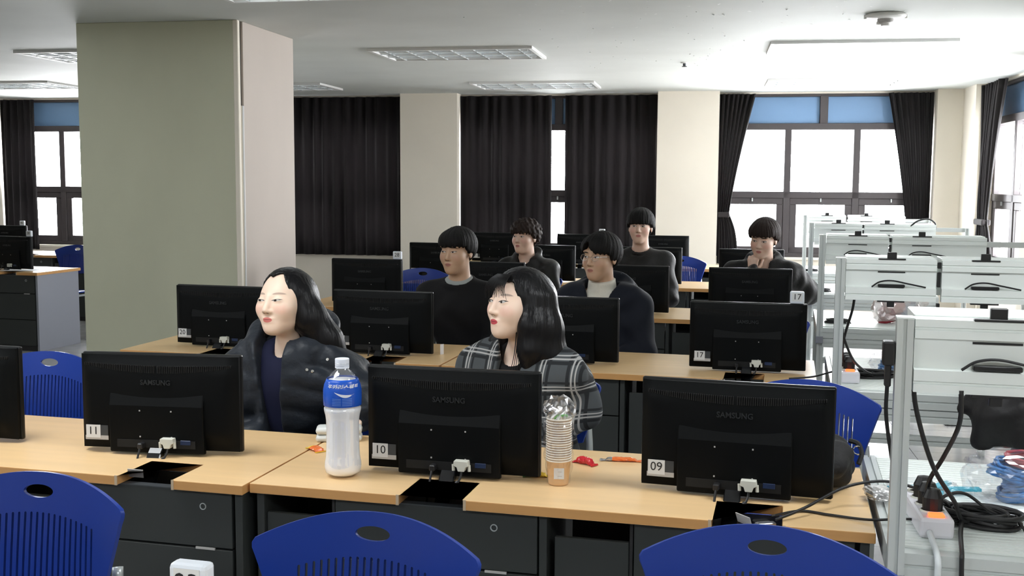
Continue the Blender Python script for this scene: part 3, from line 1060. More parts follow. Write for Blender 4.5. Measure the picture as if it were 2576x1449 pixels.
def bag(label, x, y, z, sx, sy, sz, rz=0, m='clear_bag', seed=0, name='plastic_bag', filling=None, cat='bag'):
    """crumpled clear bag over its contents"""
    t = thing(name, label, cat, (x, y, z), rz)
    bm = bmesh.new()
    bmesh.ops.create_icosphere(bm, subdivisions=4, radius=1)
    q = random.Random(seed)
    ph = [q.uniform(0, 6.28) for _ in range(8)]
    for v in bm.verts:
        c = v.co
        f = 1 + .07 * math.sin(7 * c.x + ph[0] + 4 * c.y) + .06 * math.sin(9 * c.y + ph[1] - 5 * c.z) + .05 * math.sin(13 * c.z + ph[2] + 8 * c.x) + .03 * math.sin(23 * c.x + 19 * c.y + ph[3])
        v.co = Vector((math.copysign(abs(c.x) ** .7, c.x) * sx * f, math.copysign(abs(c.y) ** .7, c.y) * sy * f, max(0.001, (math.copysign(abs(c.z) ** .7, c.z) * f + 1) * sz * .5)))
    obj('film', bm, m, t)
    if filling: filling(t)
    return t

# --- bench 1
power_strip('white power strip with a glowing red switch on the nearest bench', .352, 2.845, .7205, math.radians(4))
cable('white cord hanging from the power strip over the bench edge', [(.345, 2.69, .737), (.345, 2.645, .735), (.350, 2.58, .715), (.350, 2.565, .68), (.345, 2.56, .60), (.335, 2.565, .45), (.34, 2.57, .2), (.36, 2.56, .006)], .0075, 'cord_white')
coil('black coiled cable beside the lit power strip', .482, 2.845, .7205, .080, 10, seed=1, sq=.62, rz=-.3, cr=.0055)
cable('black cable hanging from the panel and crossing another beside the lit strip', [(.385, 2.585, 1.10), (.386, 2.60, 1.02), (.370, 2.70, .92), (.350, 2.76, .85), (.347, 2.80, .79), (.36, 2.86, .765)], .0055)
cable('black cable running down from the bench upright to the coil', [(.292, 2.62, 1.16), (.294, 2.64, 1.06), (.345, 2.70, .90), (.405, 2.75, .80), (.43, 2.79, .745), (.47, 2.83, .735)], .0055)
cable('black cable falling over the near edge of the bench', [(.43, 2.79, .740), (.415, 2.70, .735), (.402, 2.585, .727), (.400, 2.568, .70), (.405, 2.57, .55), (.41, 2.575, .3), (.40, 2.57, .006)], .0055)
cable('thin black cable from monitor 09 rising over the desk end to the strip', [(-.01, 2.735, .725), (.06, 2.79, .745), (.16, 2.90, .775), (.25, 2.93, .79), (.32, 2.92, .785), (.352, 2.90, .775)], .004)
cable('thin black cable lying on the desk end and reaching the bench', [(-.02, 2.76, .726), (.05, 2.83, .7245), (.12, 2.815, .7245), (.215, 2.79, .727), (.30, 2.80, .733), (.40, 2.80, .735), (.46, 2.83, .745)], .0035)
def blue_fill(t):
    q = random.Random(6)
    for k in range(5):
        o_, w_ = q.uniform(-.035, .035), q.uniform(.8, 1.1)
        pts = []
        for i in range(90):
            a = 2 * PI * i / 18
            pts.append((o_ + .055 * w_ * math.cos(a) + q.uniform(-.004, .004), .048 * w_ * math.sin(a) + q.uniform(-.004, .004), .012 + .016 * k + .010 * math.sin(a * .6 + k) + .012 * (1 + math.cos(a + k))))
        obj('cable_hank', tube(pts, .0042, 6), 'cable_blue', t, smooth=True)
    for k in range(2):
        pts = [(.045 + .055 * math.cos(2 * PI * i / 16) + q.uniform(-.004, .004), .02 + .05 * math.sin(2 * PI * i / 16), .100 + .010 * k + .008 * math.sin(i * .37)) for i in range(64)]
        obj('cable_hank', tube(pts, .0042, 6), 'cable_red', t, smooth=True)
bag('clear bag of blue and red cable hanks on the nearest bench', .60, 3.09, .7205, .120, .085, .130, .2, seed=3, filling=blue_fill, name='bag_of_cables')
def cyan_fill(t):
    for k, (a, b, r) in enumerate(((-.05, .0, .3), (.0, -.03, -.5), (.05, .02, .9), (.10, -.02, .1))):
        ca, sa = math.cos(r) * .045, math.sin(r) * .045
        obj('connector_strip', prism([(a - ca - sa * .25, b - sa + ca * .25), (a - ca + sa * .25, b - sa - ca * .25), (a + ca + sa * .25, b + sa - ca * .25), (a + ca - sa * .25, b + sa + ca * .25)], .003 + .003 * k, .011 + .003 * k), 'cyan_plastic', t)
bag('flat clear bag of cyan plastic strips on the nearest bench', .378, 3.12, .7205, .095, .06, .028, .1, seed=5, filling=cyan_fill, name='bag_of_strips')
def silver_fill(t):
    obj('dark_part', box(-.03, .02, -.015, .015, .004, .016, .003), 'label_dark', t)
bag('small crumpled silver wrapper bag at the end of the wooden desk', .252, 2.99, .727, .032, .045, .03, .3, m='milky_bag', seed=9, filling=silver_fill, name='wrapper_bag')
pp = obj('paper_sheet', box(-.105, .105, -.07, .07, 0, .0008), 'paper', None, (.575, 2.925, .7208), (0, 0, .25))
tag(pp, 'white sheet of paper under the bag of blue cables', 'paper')
ad = thing('plug_adapter', 'black plug adapter with a cord on the bench upright', 'adapter', (.228, 2.595, 1.13), 0)
obj('adapter_body', box(-.013, .013, -.018, .018, .02, .075, .004, 2), 'clip_black', ad)
obj('adapter_neck', box(-.007, .007, -.012, .012, -.03, .022, .003), 'clip_black', ad)
obj('cord', tube(spline([(0, 0, -.028), (.002, .02, -.10), (.02, .06, -.2), (.05, .12, -.33)], 6), .0045, 8), 'cable_black', ad)
for k, (x_, y_, r_, lb_) in enumerate(((.405, 2.93, .4, 'black power brick behind the lit power strip'), (.432, 2.895, -.5, 'black power brick touching the big cable coil'))):
    pb = thing('power_brick', lb_, 'adapter', (x_, y_, .7208), r_)
    obj('brick', box(-.022, .022, -.034, .034, 0, .028, .005, 2), 'clip_black', pb)
    obj('brick_cord', tube(spline([(0, -.034, .014), (-.01, -.055, .02), (-.03, -.06, .045), (-.045, -.04, .05)], 6), .004, 8), 'cable_black', pb)
cable('black cable looping from the power strip over the bench to its right side', [(.365, 2.80, .775), (.40, 2.81, .80), (.45, 2.86, .79), (.52, 2.86, .745), (.62, 2.90, .727), (.75, 3.0, .726), (.84, 3.10, .726)], .0042)
# --- bench 2
power_strip('white power strip with a red switch beside the second coil', .262, 4.905, .7205, math.radians(3))
coil('black coiled cable on the bench beside the monitor numbered 17', .365, 4.95, .7205, .085, 9, seed=2, sq=.6, rz=.2)
cable('black cable crossing in front of the second bench and rising to its panel', [(.268, 4.63, 1.10), (.262, 4.66, 1.04), (.236, 4.74, .90), (.245, 4.82, .80), (.30, 4.90, .752)], .0055)
cable('black cable sloping down from the second bench upright to its coil', [(.222, 4.62, .98), (.232, 4.65, .93), (.275, 4.72, .83), (.33, 4.84, .765), (.37, 4.90, .74)], .0055)
cable('thin black cable sagging from monitor 17 to the second bench', [(.02, 4.78, .725), (.12, 4.80, .735), (.20, 4.86, .75), (.262, 4.86, .757)], .004)
def navy_fill(t):
    for k in range(3):
        pts = [(.06 * math.cos(2 * PI * i / 16) + .01 * k, .05 * math.sin(2 * PI * i / 16), .016 + .020 * k + .012 * math.sin(i * .31 + k)) for i in range(80)]
        obj('cable_hank', tube(pts, .0048, 6), 'cable_blue', t, smooth=True)
bag('clear bag of navy cable on the second bench under the panel', .47, 5.12, .7205, .10, .07, .085, .2, seed=12, filling=navy_fill, name='bag_of_cables')
# --- bench 3
coil('black coiled cable beside the red and blue bag', .300, 6.83, .7205, .06, 8, seed=4, sq=.6)
def rb_fill(t):
    for k in range(3):
        pts = [(-.04 + .06 * math.cos(a), .04 * math.sin(a), .03 + .03 * k + .02 * math.cos(a)) for a in np.linspace(0, 2 * PI, 20, endpoint=False)]
        obj('cable_hank', tube(pts, .02, 8, closed=True), 'cable_red', t, smooth=True)
    for k in range(2):
        pts = [(.06 + .05 * math.cos(a), .04 * math.sin(a), .03 + .035 * k) for a in np.linspace(0, 2 * PI, 20, endpoint=False)]
        obj('cable_hank', tube(pts, .02, 8, closed=True), 'cable_blue', t, smooth=True)
rb = bag('plastic bag of red and blue cable leaning on the third bench', .66, 6.93, .7205, .145, .08, .20, 0, m='milky_bag', seed=21, filling=rb_fill, name='bag_of_cables')
coil('black coiled cable on the bench behind the red and blue bag', .26, 8.80, .7205, .055, 8, seed=6, sq=.6)
coil('black coiled cable on the bench closest to the open window', .22, 10.82, .7205, .05, 7, seed=8, sq=.6)
cable('black cable bent over the rail of the bench behind the red and blue bag', [(.88, 8.64, 1.245), (.93, 8.63, 1.285), (1.0, 8.63, 1.30), (1.05, 8.64, 1.27), (1.06, 8.65, 1.22)], .006)
# grille on the floor under the benches
t = thing('floor_grille', 'black slatted grille lying on the floor between the benches', 'grille', (1.16, 7.56, .001), .1)
obj('grille_frame', box(-.15, .15, -.10, .10, 0, .004), 'clip_black', t)
for k in range(11):
    x = -.14 + k * .028
    obj('grille_slat', prism([(x, -.095), (x + .012, -.095), (x + .012, .095), (x, .095)], .004, .016), 'plastic_black_gloss', t)
# ================================================================== PEOPLE
F32 = np.float32
def smin(a, b, k):
    h = np.clip(.5 + .5 * (b - a) / k, 0, 1)
    return b * (1 - h) + a * h - k * h * (1 - h)
def smax(a, b, k):
    return -smin(-a, -b, k)
def ell(P, c, r):
    x, y, z = (P[0] - c[0]) / r[0], (P[1] - c[1]) / r[1], (P[2] - c[2]) / r[2]
    k0 = np.sqrt(x * x + y * y + z * z)
    return (k0 - 1) * min(r) * .6 + (k0 - 1) * k0 * min(r) * .4
def cap(P, a, b, ra, rb):
    a = np.asarray(a, float); b = np.asarray(b, float)
    d = b - a
    px, py, pz = P[0] - a[0], P[1] - a[1], P[2] - a[2]
    t = np.clip((px * d[0] + py * d[1] + pz * d[2]) / max(1e-9, d @ d), 0, 1)
    return np.sqrt((px - t * d[0]) ** 2 + (py - t * d[1]) ** 2 + (pz - t * d[2]) ** 2) - (ra + (rb - ra) * t)
def chain(P, pts, rs, k):
    d = None
    for i in range(len(pts) - 1):
        c = cap(P, pts[i], pts[i + 1], rs[i], rs[i + 1])
        d = c if d is None else smin(d, c, k)
    return d
def axis(lo, hi, fine=(), coarse=.013):
    """grid line positions; fine = list of (from, to, step)"""
    out = []
    v = lo
    while v < hi:
        out.append(v)
        st = min([f[2] for f in fine if f[0] - 1e-9 <= v < f[1]] + [coarse])
        nx = min([f[0] for f in fine if f[0] > v + 1e-9] + [1e9])
        v = min(v + st, nx)
    out.append(hi)
    return np.array(out, F32)

def nets(F, xs, ys, zs):
    """naive surface nets on a tensor grid -> verts, quads"""
    I = F < 0
    nx, ny, nz = F.shape
    c = np.zeros((nx - 1, ny - 1, nz - 1), np.int8)
    for dx in (0, 1):
        for dy in (0, 1):
            for dz in (0, 1):
                c += I[dx:nx - 1 + dx, dy:ny - 1 + dy, dz:nz - 1 + dz]
    act = (c > 0) & (c < 8)
    idx = -np.ones(c.shape, np.int32)
    ii, jj, kk = np.nonzero(act)
    idx[ii, jj, kk] = np.arange(len(ii))
    S = np.zeros((len(ii), 3)); W = np.zeros(len(ii))
    cor = [(0, 0, 0), (1, 0, 0), (0, 1, 0), (1, 1, 0), (0, 0, 1), (1, 0, 1), (0, 1, 1), (1, 1, 1)]
    for a, b in ((0, 1), (2, 3), (4, 5), (6, 7), (0, 2), (1, 3), (4, 6), (5, 7), (0, 4), (1, 5), (2, 6), (3, 7)):
        A, B = cor[a], cor[b]
        fa = F[ii + A[0], jj + A[1], kk + A[2]]; fb = F[ii + B[0], jj + B[1], kk + B[2]]
        m = (fa < 0) != (fb < 0)
        t = np.where(m, fa / np.where(m, fa - fb, 1), 0)
        for q, (ax, ia, d0, d1) in enumerate(((xs, ii, A[0], B[0]), (ys, jj, A[1], B[1]), (zs, kk, A[2], B[2]))):
            pa = ax[ia + d0]; pb = ax[ia + d1]
            S[:, q] += np.where(m, pa + (pb - pa) * t, 0)
        W += m
    V = S / W[:, None]
    Q = []
    def quads(D, sl, offs):
        i, j, k = np.nonzero(D != 0)
        i = i + sl[0]; j = j + sl[1]; k = k + sl[2]
        q = np.stack([idx[i + o[0], j + o[1], k + o[2]] for o in offs], 1)
        s = D[D != 0] if False else None
        return i, j, k, q
    Ii = I.astype(np.int8)
    for axn, offs in ((0, [(0, -1, -1), (0, 0, -1), (0, 0, 0), (0, -1, 0)]), (1, [(-1, 0, -1), (-1, 0, 0), (0, 0, 0), (0, 0, -1)]), (2, [(-1, -1, 0), (0, -1, 0), (0, 0, 0), (-1, 0, 0)])):
        D = np.diff(Ii, axis=axn)
        i, j, k = np.nonzero(D)
        ok = np.ones(len(i), bool)
        for q, arr in enumerate((i, j, k)):
            if q != axn:
                ok &= (arr > 0) & (arr < F.shape[q] - 1)
        i, j, k = i[ok], j[ok], k[ok]
        s = D[i, j, k]
        q = np.stack([idx[i + o[0], j + o[1], k + o[2]] for o in offs], 1)
        q[s > 0] = q[s > 0][:, ::-1]
        Q.append(q)
    Q = np.concatenate(Q)
    Q = Q[(Q >= 0).all(1)]
    return V, Q

def mesh_np(name, V, Q):
    me = bpy.data.meshes.new(name)
    me.vertices.add(len(V)); me.vertices.foreach_set('co', V.astype(F32).ravel())
    me.loops.add(Q.size); me.loops.foreach_set('vertex_index', Q.astype(np.int32).ravel())
    me.polygons.add(len(Q)); me.polygons.foreach_set('loop_start', np.arange(0, Q.size, 4, dtype=np.int32))
    me.update(calc_edges=True)
    me.polygons.foreach_set('use_smooth', np.ones(len(Q), bool))
    return me
def sdf_mesh(name, fn, xs, ys, zs):
    P = np.meshgrid(xs, ys, zs, indexing='ij', sparse=True)
    P = [p.astype(F32) for p in P]
    F = fn(P)
    V, Q = nets(np.ascontiguousarray(np.broadcast_to(F, (len(xs), len(ys), len(zs)))), xs, ys, zs)
    return mesh_np(name, V, Q), V

# ---- head in its own frame: face towards -y, z up, origin between the ears
def head_sdf(P, fem=False, jaw=1.0, wide=1.0):
    x, y, z = P[0] / wide, P[1], P[2]
    P = [x, y, z]
    ax = [np.abs(x), y, z]
    d = ell(P, (0, .020, .030), (.075, .094, .082))
    d = smin(d, ell(P, (0, -.024, -.022), (.0655, .066, .080)), .03)
    d = smin(d, ell(P, (0, -.030, -.072), (.047 * jaw, .050, .040)), .03)
    d = smin(d, cap(P, (-.006, -.064, -.098), (.006, -.064, -.098), .0175, .0175), .03)
    d = smin(d, ell(ax, (.040, -.050, -.026), (.027, .030, .030)), .025)
    d = d if fem else smin(d, ell(ax, (.030, -.076, .032), (.026, .012, .010)), .018)
    d = smax(d, -ell(ax, (.031, -.1045 if fem else -.102, .006), (.019, .018, .013)), .016)
    d = smin(d, ell(ax, (.031, -.0755, .005), (.017, .0115, .0105)), .006)
    d = smin(d, cap(P, (0, -.083, .016), (0, -.1015, -.030), .0065, .0105), .012)
    d = smin(d, ell(ax, (.0105, -.092, -.0345), (.0075, .0085, .0065)), .008)
    d = smin(d, ell(P, (0, -.0845, -.0585), (.021, .0095, .0060)), .006)
    d = smin(d, ell(P, (0, -.0825, -.0690), (.0185, .0095, .0068)), .006)
    d = smin(d, ell(ax, (.079, .014, -.004), (.0075, .017, .029)), .006)
    d = smax(d, -ell(ax, (.086, .008, .000), (.004, .009, .016)), .004)
    return d

def rot3(yaw, pitch, roll):
    """head turn: yaw about z (+ = towards +x), pitch (+ = chin up), roll"""
    return np.array(Matrix.Rotation(yaw, 3, 'Z') @ Matrix.Rotation(-pitch, 3, 'X') @ Matrix.Rotation(roll, 3, 'Y'))

class NT:
    def __init__(s, m): s.t = m.node_tree; s.n = s.t.nodes
    def v(s, a):
        return a
    def m(s, op, a, b=None, c=None, clamp=False):
        nd = s.n.new('ShaderNodeMath'); nd.operation = op; nd.use_clamp = clamp
        for i, q in enumerate((a, b, c)):
            if q is None: continue
            if isinstance(q, (int, float)): nd.inputs[i].default_value = q
            else: s.t.links.new(q, nd.inputs[i])
        return nd.outputs[0]
    def step(s, x, e0, e1):
        """1 below e0, 0 above e1"""
        nd = s.n.new('ShaderNodeMapRange'); nd.interpolation_type = 'SMOOTHSTEP'
        s.t.links.new(x, nd.inputs[0])
        nd.inputs[1].default_value = e0; nd.inputs[2].default_value = e1; nd.inputs[3].default_value = 1; nd.inputs[4].default_value = 0
        return nd.outputs[0]
    def sq(s, x): return s.m('MULTIPLY', x, x)
    def ell(s, x, z, cx, cz, rx, rz):
        a = s.m('DIVIDE', s.m('SUBTRACT', x, cx), rx); b = s.m('DIVIDE', s.m('SUBTRACT', z, cz), rz)
        return s.m('ADD', s.sq(a), s.sq(b))
    def mix(s, fac, a, b):
        nd = s.n.new('ShaderNodeMix'); nd.data_type = 'RGBA'
        if isinstance(fac, (int, float)): nd.inputs[0].default_value = fac
        else: s.t.links.new(fac, nd.inputs[0])
        for q, i in ((a, 6), (b, 7)):
            if isinstance(q, tuple): nd.inputs[i].default_value = (*q, 1)
            else: s.t.links.new(q, nd.inputs[i])
        return nd.outputs[2]

def skin_mat(name, skin, lip, blush, gaze, lid=.0046, brow=(.02, .014, .012), browk=1.0):
    m = bpy.data.materials.new(name); m.use_nodes = True
    N = NT(m); t = N.t
    b = t.nodes['Principled BSDF']
    at = t.nodes.new('ShaderNodeAttribute'); at.attribute_name = 'hco'
    sp = t.nodes.new('ShaderNodeSeparateXYZ'); t.links.new(at.outputs['Vector'], sp.inputs[0])
    x, y, z = sp.outputs
    ax = N.m('ABSOLUTE', x); sg = N.m('SIGN', x)
    front = N.step(y, -.055, -.045)
    col = N.mix(N.m('MULTIPLY', N.step(N.ell(ax, z, .044, -.026, .030, .024), 0, 1), front), skin, blush)
    br = N.m('MULTIPLY', N.step(N.ell(ax, N.m('ADD', z, N.m('MULTIPLY', N.m('POWER', N.m('ABSOLUTE', N.m('SUBTRACT', ax, .034)), 2.0), 7.0)), .033, .0285, .021, .0042), .55, 1.0), front)
    col = N.mix(N.m('MULTIPLY', br, browk), col, brow)
    lp = N.m('MULTIPLY', N.step(N.ell(x, z, 0, -.0635, .0190, .0098), .75, 1.0), front)
    col = N.mix(lp, col, lip)
    ln = N.m('MULTIPLY', N.step(N.ell(x, z, 0, -.0630, .0185, .0012), .4, 1.0), front)
    col = N.mix(ln, col, tuple(c * .3 for c in lip))
    ns = N.m('MULTIPLY', N.step(N.ell(ax, z, .0068, -.0405, .0040, .0024), .5, 1.0), front)
    col = N.mix(ns, col, tuple(c * .25 for c in skin))
    zt = N.m('SUBTRACT', z, N.m('MULTIPLY', N.m('SUBTRACT', ax, .031), .10))
    e = N.ell(ax, zt, .031, .0045, .0145, lid)
    em = N.m('MULTIPLY', N.step(e, .8, 1.0), front)
    col = N.mix(em, col, (.55, .52, .50))
    gx = N.m('SUBTRACT', ax, N.m('MULTIPLY', sg, gaze))
    im = N.m('MULTIPLY', N.step(N.ell(gx, z, .031, .005, .0062, .0064), .75, 1.0), em)
    col = N.mix(im, col, (.012, .008, .006))
    up = N.step(N.m('MULTIPLY', N.m('SUBTRACT', zt, .0045), -1.0), -.0012, .0002)
    la = N.m('MULTIPLY', N.m('MULTIPLY', N.m('MULTIPLY', N.step(e, 1.35, 1.75), N.m('SUBTRACT', 1.0, N.step(e, .55, .8))), up), front)
    col = N.mix(la, col, (.015, .010, .010))
    t.links.new(col, b.inputs['Base Color'])
    b.inputs['Roughness'].default_value = .5
    b.inputs['Subsurface Weight'].default_value = .12
    b.inputs['Subsurface Radius'].default_value = (.012, .005, .003)
    b.inputs['Subsurface Scale'].default_value = .5
    MATS[name] = m
    return m

def hair_mat(name, col, rough=.36):
    m = mat(name, col, rough, spec=.22)
    t = m.node_tree; b = t.nodes['Principled BSDF']
    at = t.nodes.new('ShaderNodeAttribute'); at.attribute_name = 'sco'
    n = t.nodes.new('ShaderNodeTexNoise'); n.inputs['Scale'].default_value = 1; n.inputs['Detail'].default_value = 2
    t.links.new(at.outputs['Vector'], n.inputs['Vector'])
    bp = t.nodes.new('ShaderNodeBump'); bp.inputs['Strength'].default_value = .4; bp.inputs['Distance'].default_value = .003
    t.links.new(n.outputs[0], bp.inputs['Height']); t.links.new(bp.outputs[0], b.inputs['Normal'])
    return m
def cloth(name, col, rough=.85, sheen=.03, b=((220, 220, 220), .25, .001)):
    return mat(name, col, rough, sheen=min(sheen, .05), bump=b, spec=.25)

def set_attr(me, name, A):
    a = me.attributes.new(name, 'FLOAT_VECTOR', 'POINT')
    a.data.foreach_set('vector', A.astype(F32).ravel())

def hand_parts(w, d, n, curl=.5, side=1, s=1.0):
    """capsules of a hand: wrist w, pointing d, palm normal n (back of the hand), five bent fingers"""
    d = np.array(d, float); d /= np.linalg.norm(d)
    n = np.array(n, float); n -= d * (n @ d); n /= np.linalg.norm(n)
    sd = np.cross(d, n) * side
    w = np.array(w, float)
    out = []
    k = w + d * .045 * s
    for q in (-.024, -.008, .008, .024):
        out.append((w + d * .012 * s + sd * q * .6, w + d * .085 * s + sd * q * s, .013 * s, .0105 * s))
    L = (.068, .076, .070, .054)
    for i, q in enumerate((.026, .009, -.009, -.026)):
        p = w + d * .088 * s + sd * q * s
        a = 0
        dd = d
        for seg in range(3):
            a += curl * (.75 if seg == 0 else .85)
            dd = d * math.cos(a) - n * math.sin(a)
            e = p + dd * L[i] * s * (.44, .31, .25)[seg]
            out.append((p, e, .0092 * s - .0008 * seg, .0086 * s - .0008 * seg))
            p = e
    p = w + d * .025 * s + sd * .026 * s
    e = p + (d * .75 + sd * .6 - n * .3) * .038 * s
    out.append((p, e, .012 * s, .010 * s))
    out.append((e, e + (d * .95 + sd * .05 - n * (.2 + .4 * curl)) * .030 * s, .0098 * s, .0082 * s))
    return out

def person(label, H, yaw, pitch, roll, seat, rz, skin, hair, top, fem=False, arms=None, wide=1.0, jaw=1.0, shw=None, extra=None, trousers='trousers_dark', hand_on=True, grp='students watching from the desks'):
    R2 = math.radians
    t = thing('person', label, 'person', (seat[0], seat[1], 0), R2(rz), grp)
    c, s = math.cos(-R2(rz)), math.sin(-R2(rz))
    dx, dy = H[0] - seat[0], H[1] - seat[1]
    h = np.array((c * dx - s * dy, s * dx + c * dy, H[2]))
    Rm = rot3(R2(yaw - rz), R2(pitch), R2(roll))
    def tohead(P):
        q = [P[0] - h[0], P[1] - h[1], P[2] - h[2]]
        return [Rm[0, i] * q[0] + Rm[1, i] * q[1] + Rm[2, i] * q[2] for i in range(3)]
    nb = h + Rm @ np.array((0, .030, -.075)) * .5 + np.array((0, .018, -.118))      # neck base
    sw = shw or (.148 if fem else .172)
    S = {q: nb + np.array((q * sw, .018, -.082)) for q in (-1, 1)}
    arms = arms or {}
    E = {}; Wr = {}
    for q in (-1, 1):
        E[q] = np.array(arms.get(('e', q), S[q] + np.array((q * .055, -.07, -.255))))
        Wr[q] = np.array(arms.get(('w', q), (q * .10, -.20, .635)))
    pel = np.array((0, .02, .535))
    hd = {}
    for q in (-1, 1):
        d_ = Wr[q] - E[q]
        hd[q] = hand_parts(Wr[q], arms.get(('d', q), d_ * np.array((1, 1, .2))), arms.get(('n', q), (0, 0, 1)), arms.get(('c', q), .35), side=-q if True else q, s=.95 if fem else 1.05)
    nr = .046 if fem else .054
    ch = (nb + pel) * .5 + np.array((0, .0, .09))
    def torso(P, g=0.0):
        d = ell(P, nb + np.array((0, .01, -.175)), (sw * .95 + g, .100 + g, .155 + g))
        d = smin(d, cap(P, ch, pel, .118 + g, .135 + g), .08)
        d = smin(d, ell(P, pel, (.17 + g, .125 + g, .11 + g)), .06)
        for q in (-1, 1):
            d = smin(d, cap(P, nb + np.array((q * .025, .012, -.020)), S[q], .034 + g, .052 + g), .05)
        return d
    def sleeves(P, g=0.0):
        d = None
        for q in (-1, 1):
            a = smin(cap(P, S[q], E[q], .054 + g, .044 + g), cap(P, E[q], Wr[q], .043 + g, .031 + g), .03)
            d = a if d is None else np.minimum(d, a)
        return d
    def body(P):
        hp = tohead(P)
        d = head_sdf(hp, fem, jaw, wide)
        nt = h + Rm @ np.array((0, .024, -.055))
        d = smin(d, cap(P, nt, nb + np.array((0, .015, -.02)), nr, nr * 1.12), .028)
        tb = smin(torso(P, -.012), sleeves(P, -.010), .04)
        d = smin(d, tb, .035)
        for q in (-1, 1):
            hh = None
            for a, b, ra, rb in hd[q]:
                k = cap(P, a, b, ra, rb)
                hh = k if hh is None else smin(hh, k, .006)
            d = smin(d, hh, .012)
        return d
    lo = np.minimum.reduce([h - .2, Wr[-1] - .22, Wr[1] - .22, pel - .22, S[-1] - .12, E[-1] - .1, E[1] - .1])
    hi = np.maximum.reduce([h + .2, Wr[-1] + .2, Wr[1] + .2, pel + .22, S[1] + .12, E[1] + .1, E[-1] + .1])
    fx = [[(h[0] - .105, h[0] + .105, .0042)], [(h[1] - .135, h[1] + .125, .0042)], [(h[2] - .145, h[2] + .13, .0042)]]
    for q in (-1, 1):
        P_ = np.array([p for a, b, _, _ in hd[q] for p in (a, b)])
        st = .0042 if ('d', q) in arms else .0068
        for i in range(3):
            fx[i].append((P_[:, i].min() - .014, P_[:, i].max() + .014, st))
    A = [axis(lo[i], hi[i], fx[i], .016) for i in range(3)]
    me, V = sdf_mesh('body', body, *A)
    hv = np.stack(tohead(list(V.T)), 1); hv[:, 0] /= wide
    set_attr(me, 'hco', hv)
    obj('body', me, skin, t)
    ctx = dict(t=t, h=h, R=Rm, nb=nb, S=S, E=E, W=Wr, pel=pel, torso=torso, sleeves=sleeves, tohead=tohead, lo=lo, hi=hi, sw=sw, fem=fem)
    hair(ctx)
    top(ctx)
    # trousers and shoes (below the desks)
    def legs(P):
        d = ell(P, pel + np.array((0, .0, -.02)), (.185, .15, .115))
        for q in (-1, 1):
            k = np.array((q * .12, -.36, .49)); a = np.array((q * .13, -.36, .09))
            d = smin(d, smin(cap(P, pel + np.array((q * .085, 0, -.02)), k, .088, .066), cap(P, k, a, .066, .048), .04), .05)
        return d
    me, V = sdf_mesh('trousers', legs, axis(-.3, .3, coarse=.022), axis(-.5, .22, coarse=.022), axis(.03, .68, coarse=.022))
    obj('trousers', me, trousers, t)
    for q in (-1, 1):
        bm = box(q * .13 - .045, q * .13 + .045, -.52, -.29, .0, .085, .03, 3)
        obj('shoe', bm, 'cloth_black', t, smooth=True)
    return t

# ---- hair shapes
def add_hair(ctx, fn, m, box_=(.13, .16, .13), res=.0046, strand=(260, 260, 14), name='hair', low=None):
    h, R = ctx['h'], ctx['R']
    lo = (-box_[0], -box_[1], -box_[2] if low is None else low); hi = (box_[0], box_[1], .15)
    ax = [axis(lo[i], hi[i], coarse=res) for i in range(3)]
    me, V = sdf_mesh(name, fn, *ax)
    ang = np.arctan2(V[:, 0], V[:, 1] - .02)
    rr = np.sqrt(V[:, 0] ** 2 + (V[:, 1] - .02) ** 2)
    sc = np.stack([ang * 26, rr * 160, V[:, 2] * strand[2]], 1)
    W = V @ R.T + h
    me.vertices.foreach_set('co', W.astype(F32).ravel())
    me.update()
    set_attr(me, 'sco', sc)
    return obj(name, me, m, ctx['t'])
def strands(P, amp, n=60, tw=6.0, ph=0.0):
    a = np.arctan2(P[0], P[1] - .02)
    return amp * (np.sin(a * n + tw * np.sin(P[2] * 30 + ph)) * .6 + .4 * np.sin(a * n * .43 + P[2] * 22 + ph))
def short_hair(m, front=.034, side=-.01, back=-.075, vol=1.0, part=None, amp=.0022, lump=0.0, jag=.004, seed=0):
    def f(ctx):
        def fn(P):
            d = ell(P, (0, .022, .036), (.086 * vol, .107 * vol, .092 * vol))
            d = smin(d, ell(P, (0, -.045, .062), (.064 * vol, .056, .050)), .03)
            d = d + strands(P, amp, 46, 2.0, seed)
            if lump:
                d = d + lump * (np.sin(P[0] * 120 + 40 * P[2] + seed) * np.sin(P[1] * 110 + seed * 2) + .6 * np.sin(P[2] * 170 + P[0] * 60) * np.sin(P[0] * 140 + P[1] * 90))
            a = np.abs(np.arctan2(P[0], -(P[1] - .01)))      # 0 front .. pi back
            s1 = np.clip((a - .95) / .45, 0, 1); s1 = s1 * s1 * (3 - 2 * s1)
            s2 = np.clip((a - 1.75) / .5, 0, 1); s2 = s2 * s2 * (3 - 2 * s2)
            fr = front
            if part is not None:
                px, ph_, pw = part
                fr = front + ph_ * np.exp(-((P[0] - px) / pw) ** 2)
            zb = fr * (1 - s1) + side * s1
            zb = zb * (1 - s2) + back * s2
            zb = zb + jag * np.sin(np.arctan2(P[0], -P[1]) * 23 + seed) + jag * .6 * np.sin(np.arctan2(P[0], -P[1]) * 51)
            return smax(d, (zb - P[2]) * .9, .006)
        add_hair(ctx, fn, m)
        # sideburns
        return
    return f

def wisps(ctx, m, curves, r=.0012, name='hair_wisps'):
    h, R = ctx['h'], ctx['R']
    bm = bmesh.new()
    for c in curves:
        pts = spline([tuple(R @ np.array(p) + h) for p in c], 6)
        n = len(pts)
        tube(pts, [r * (1 - .75 * i / (n - 1)) for i in range(n)], 5, bm)
    o = obj(name, bm, m, ctx['t'], smooth=True)
    return tag(o, kind='stuff')

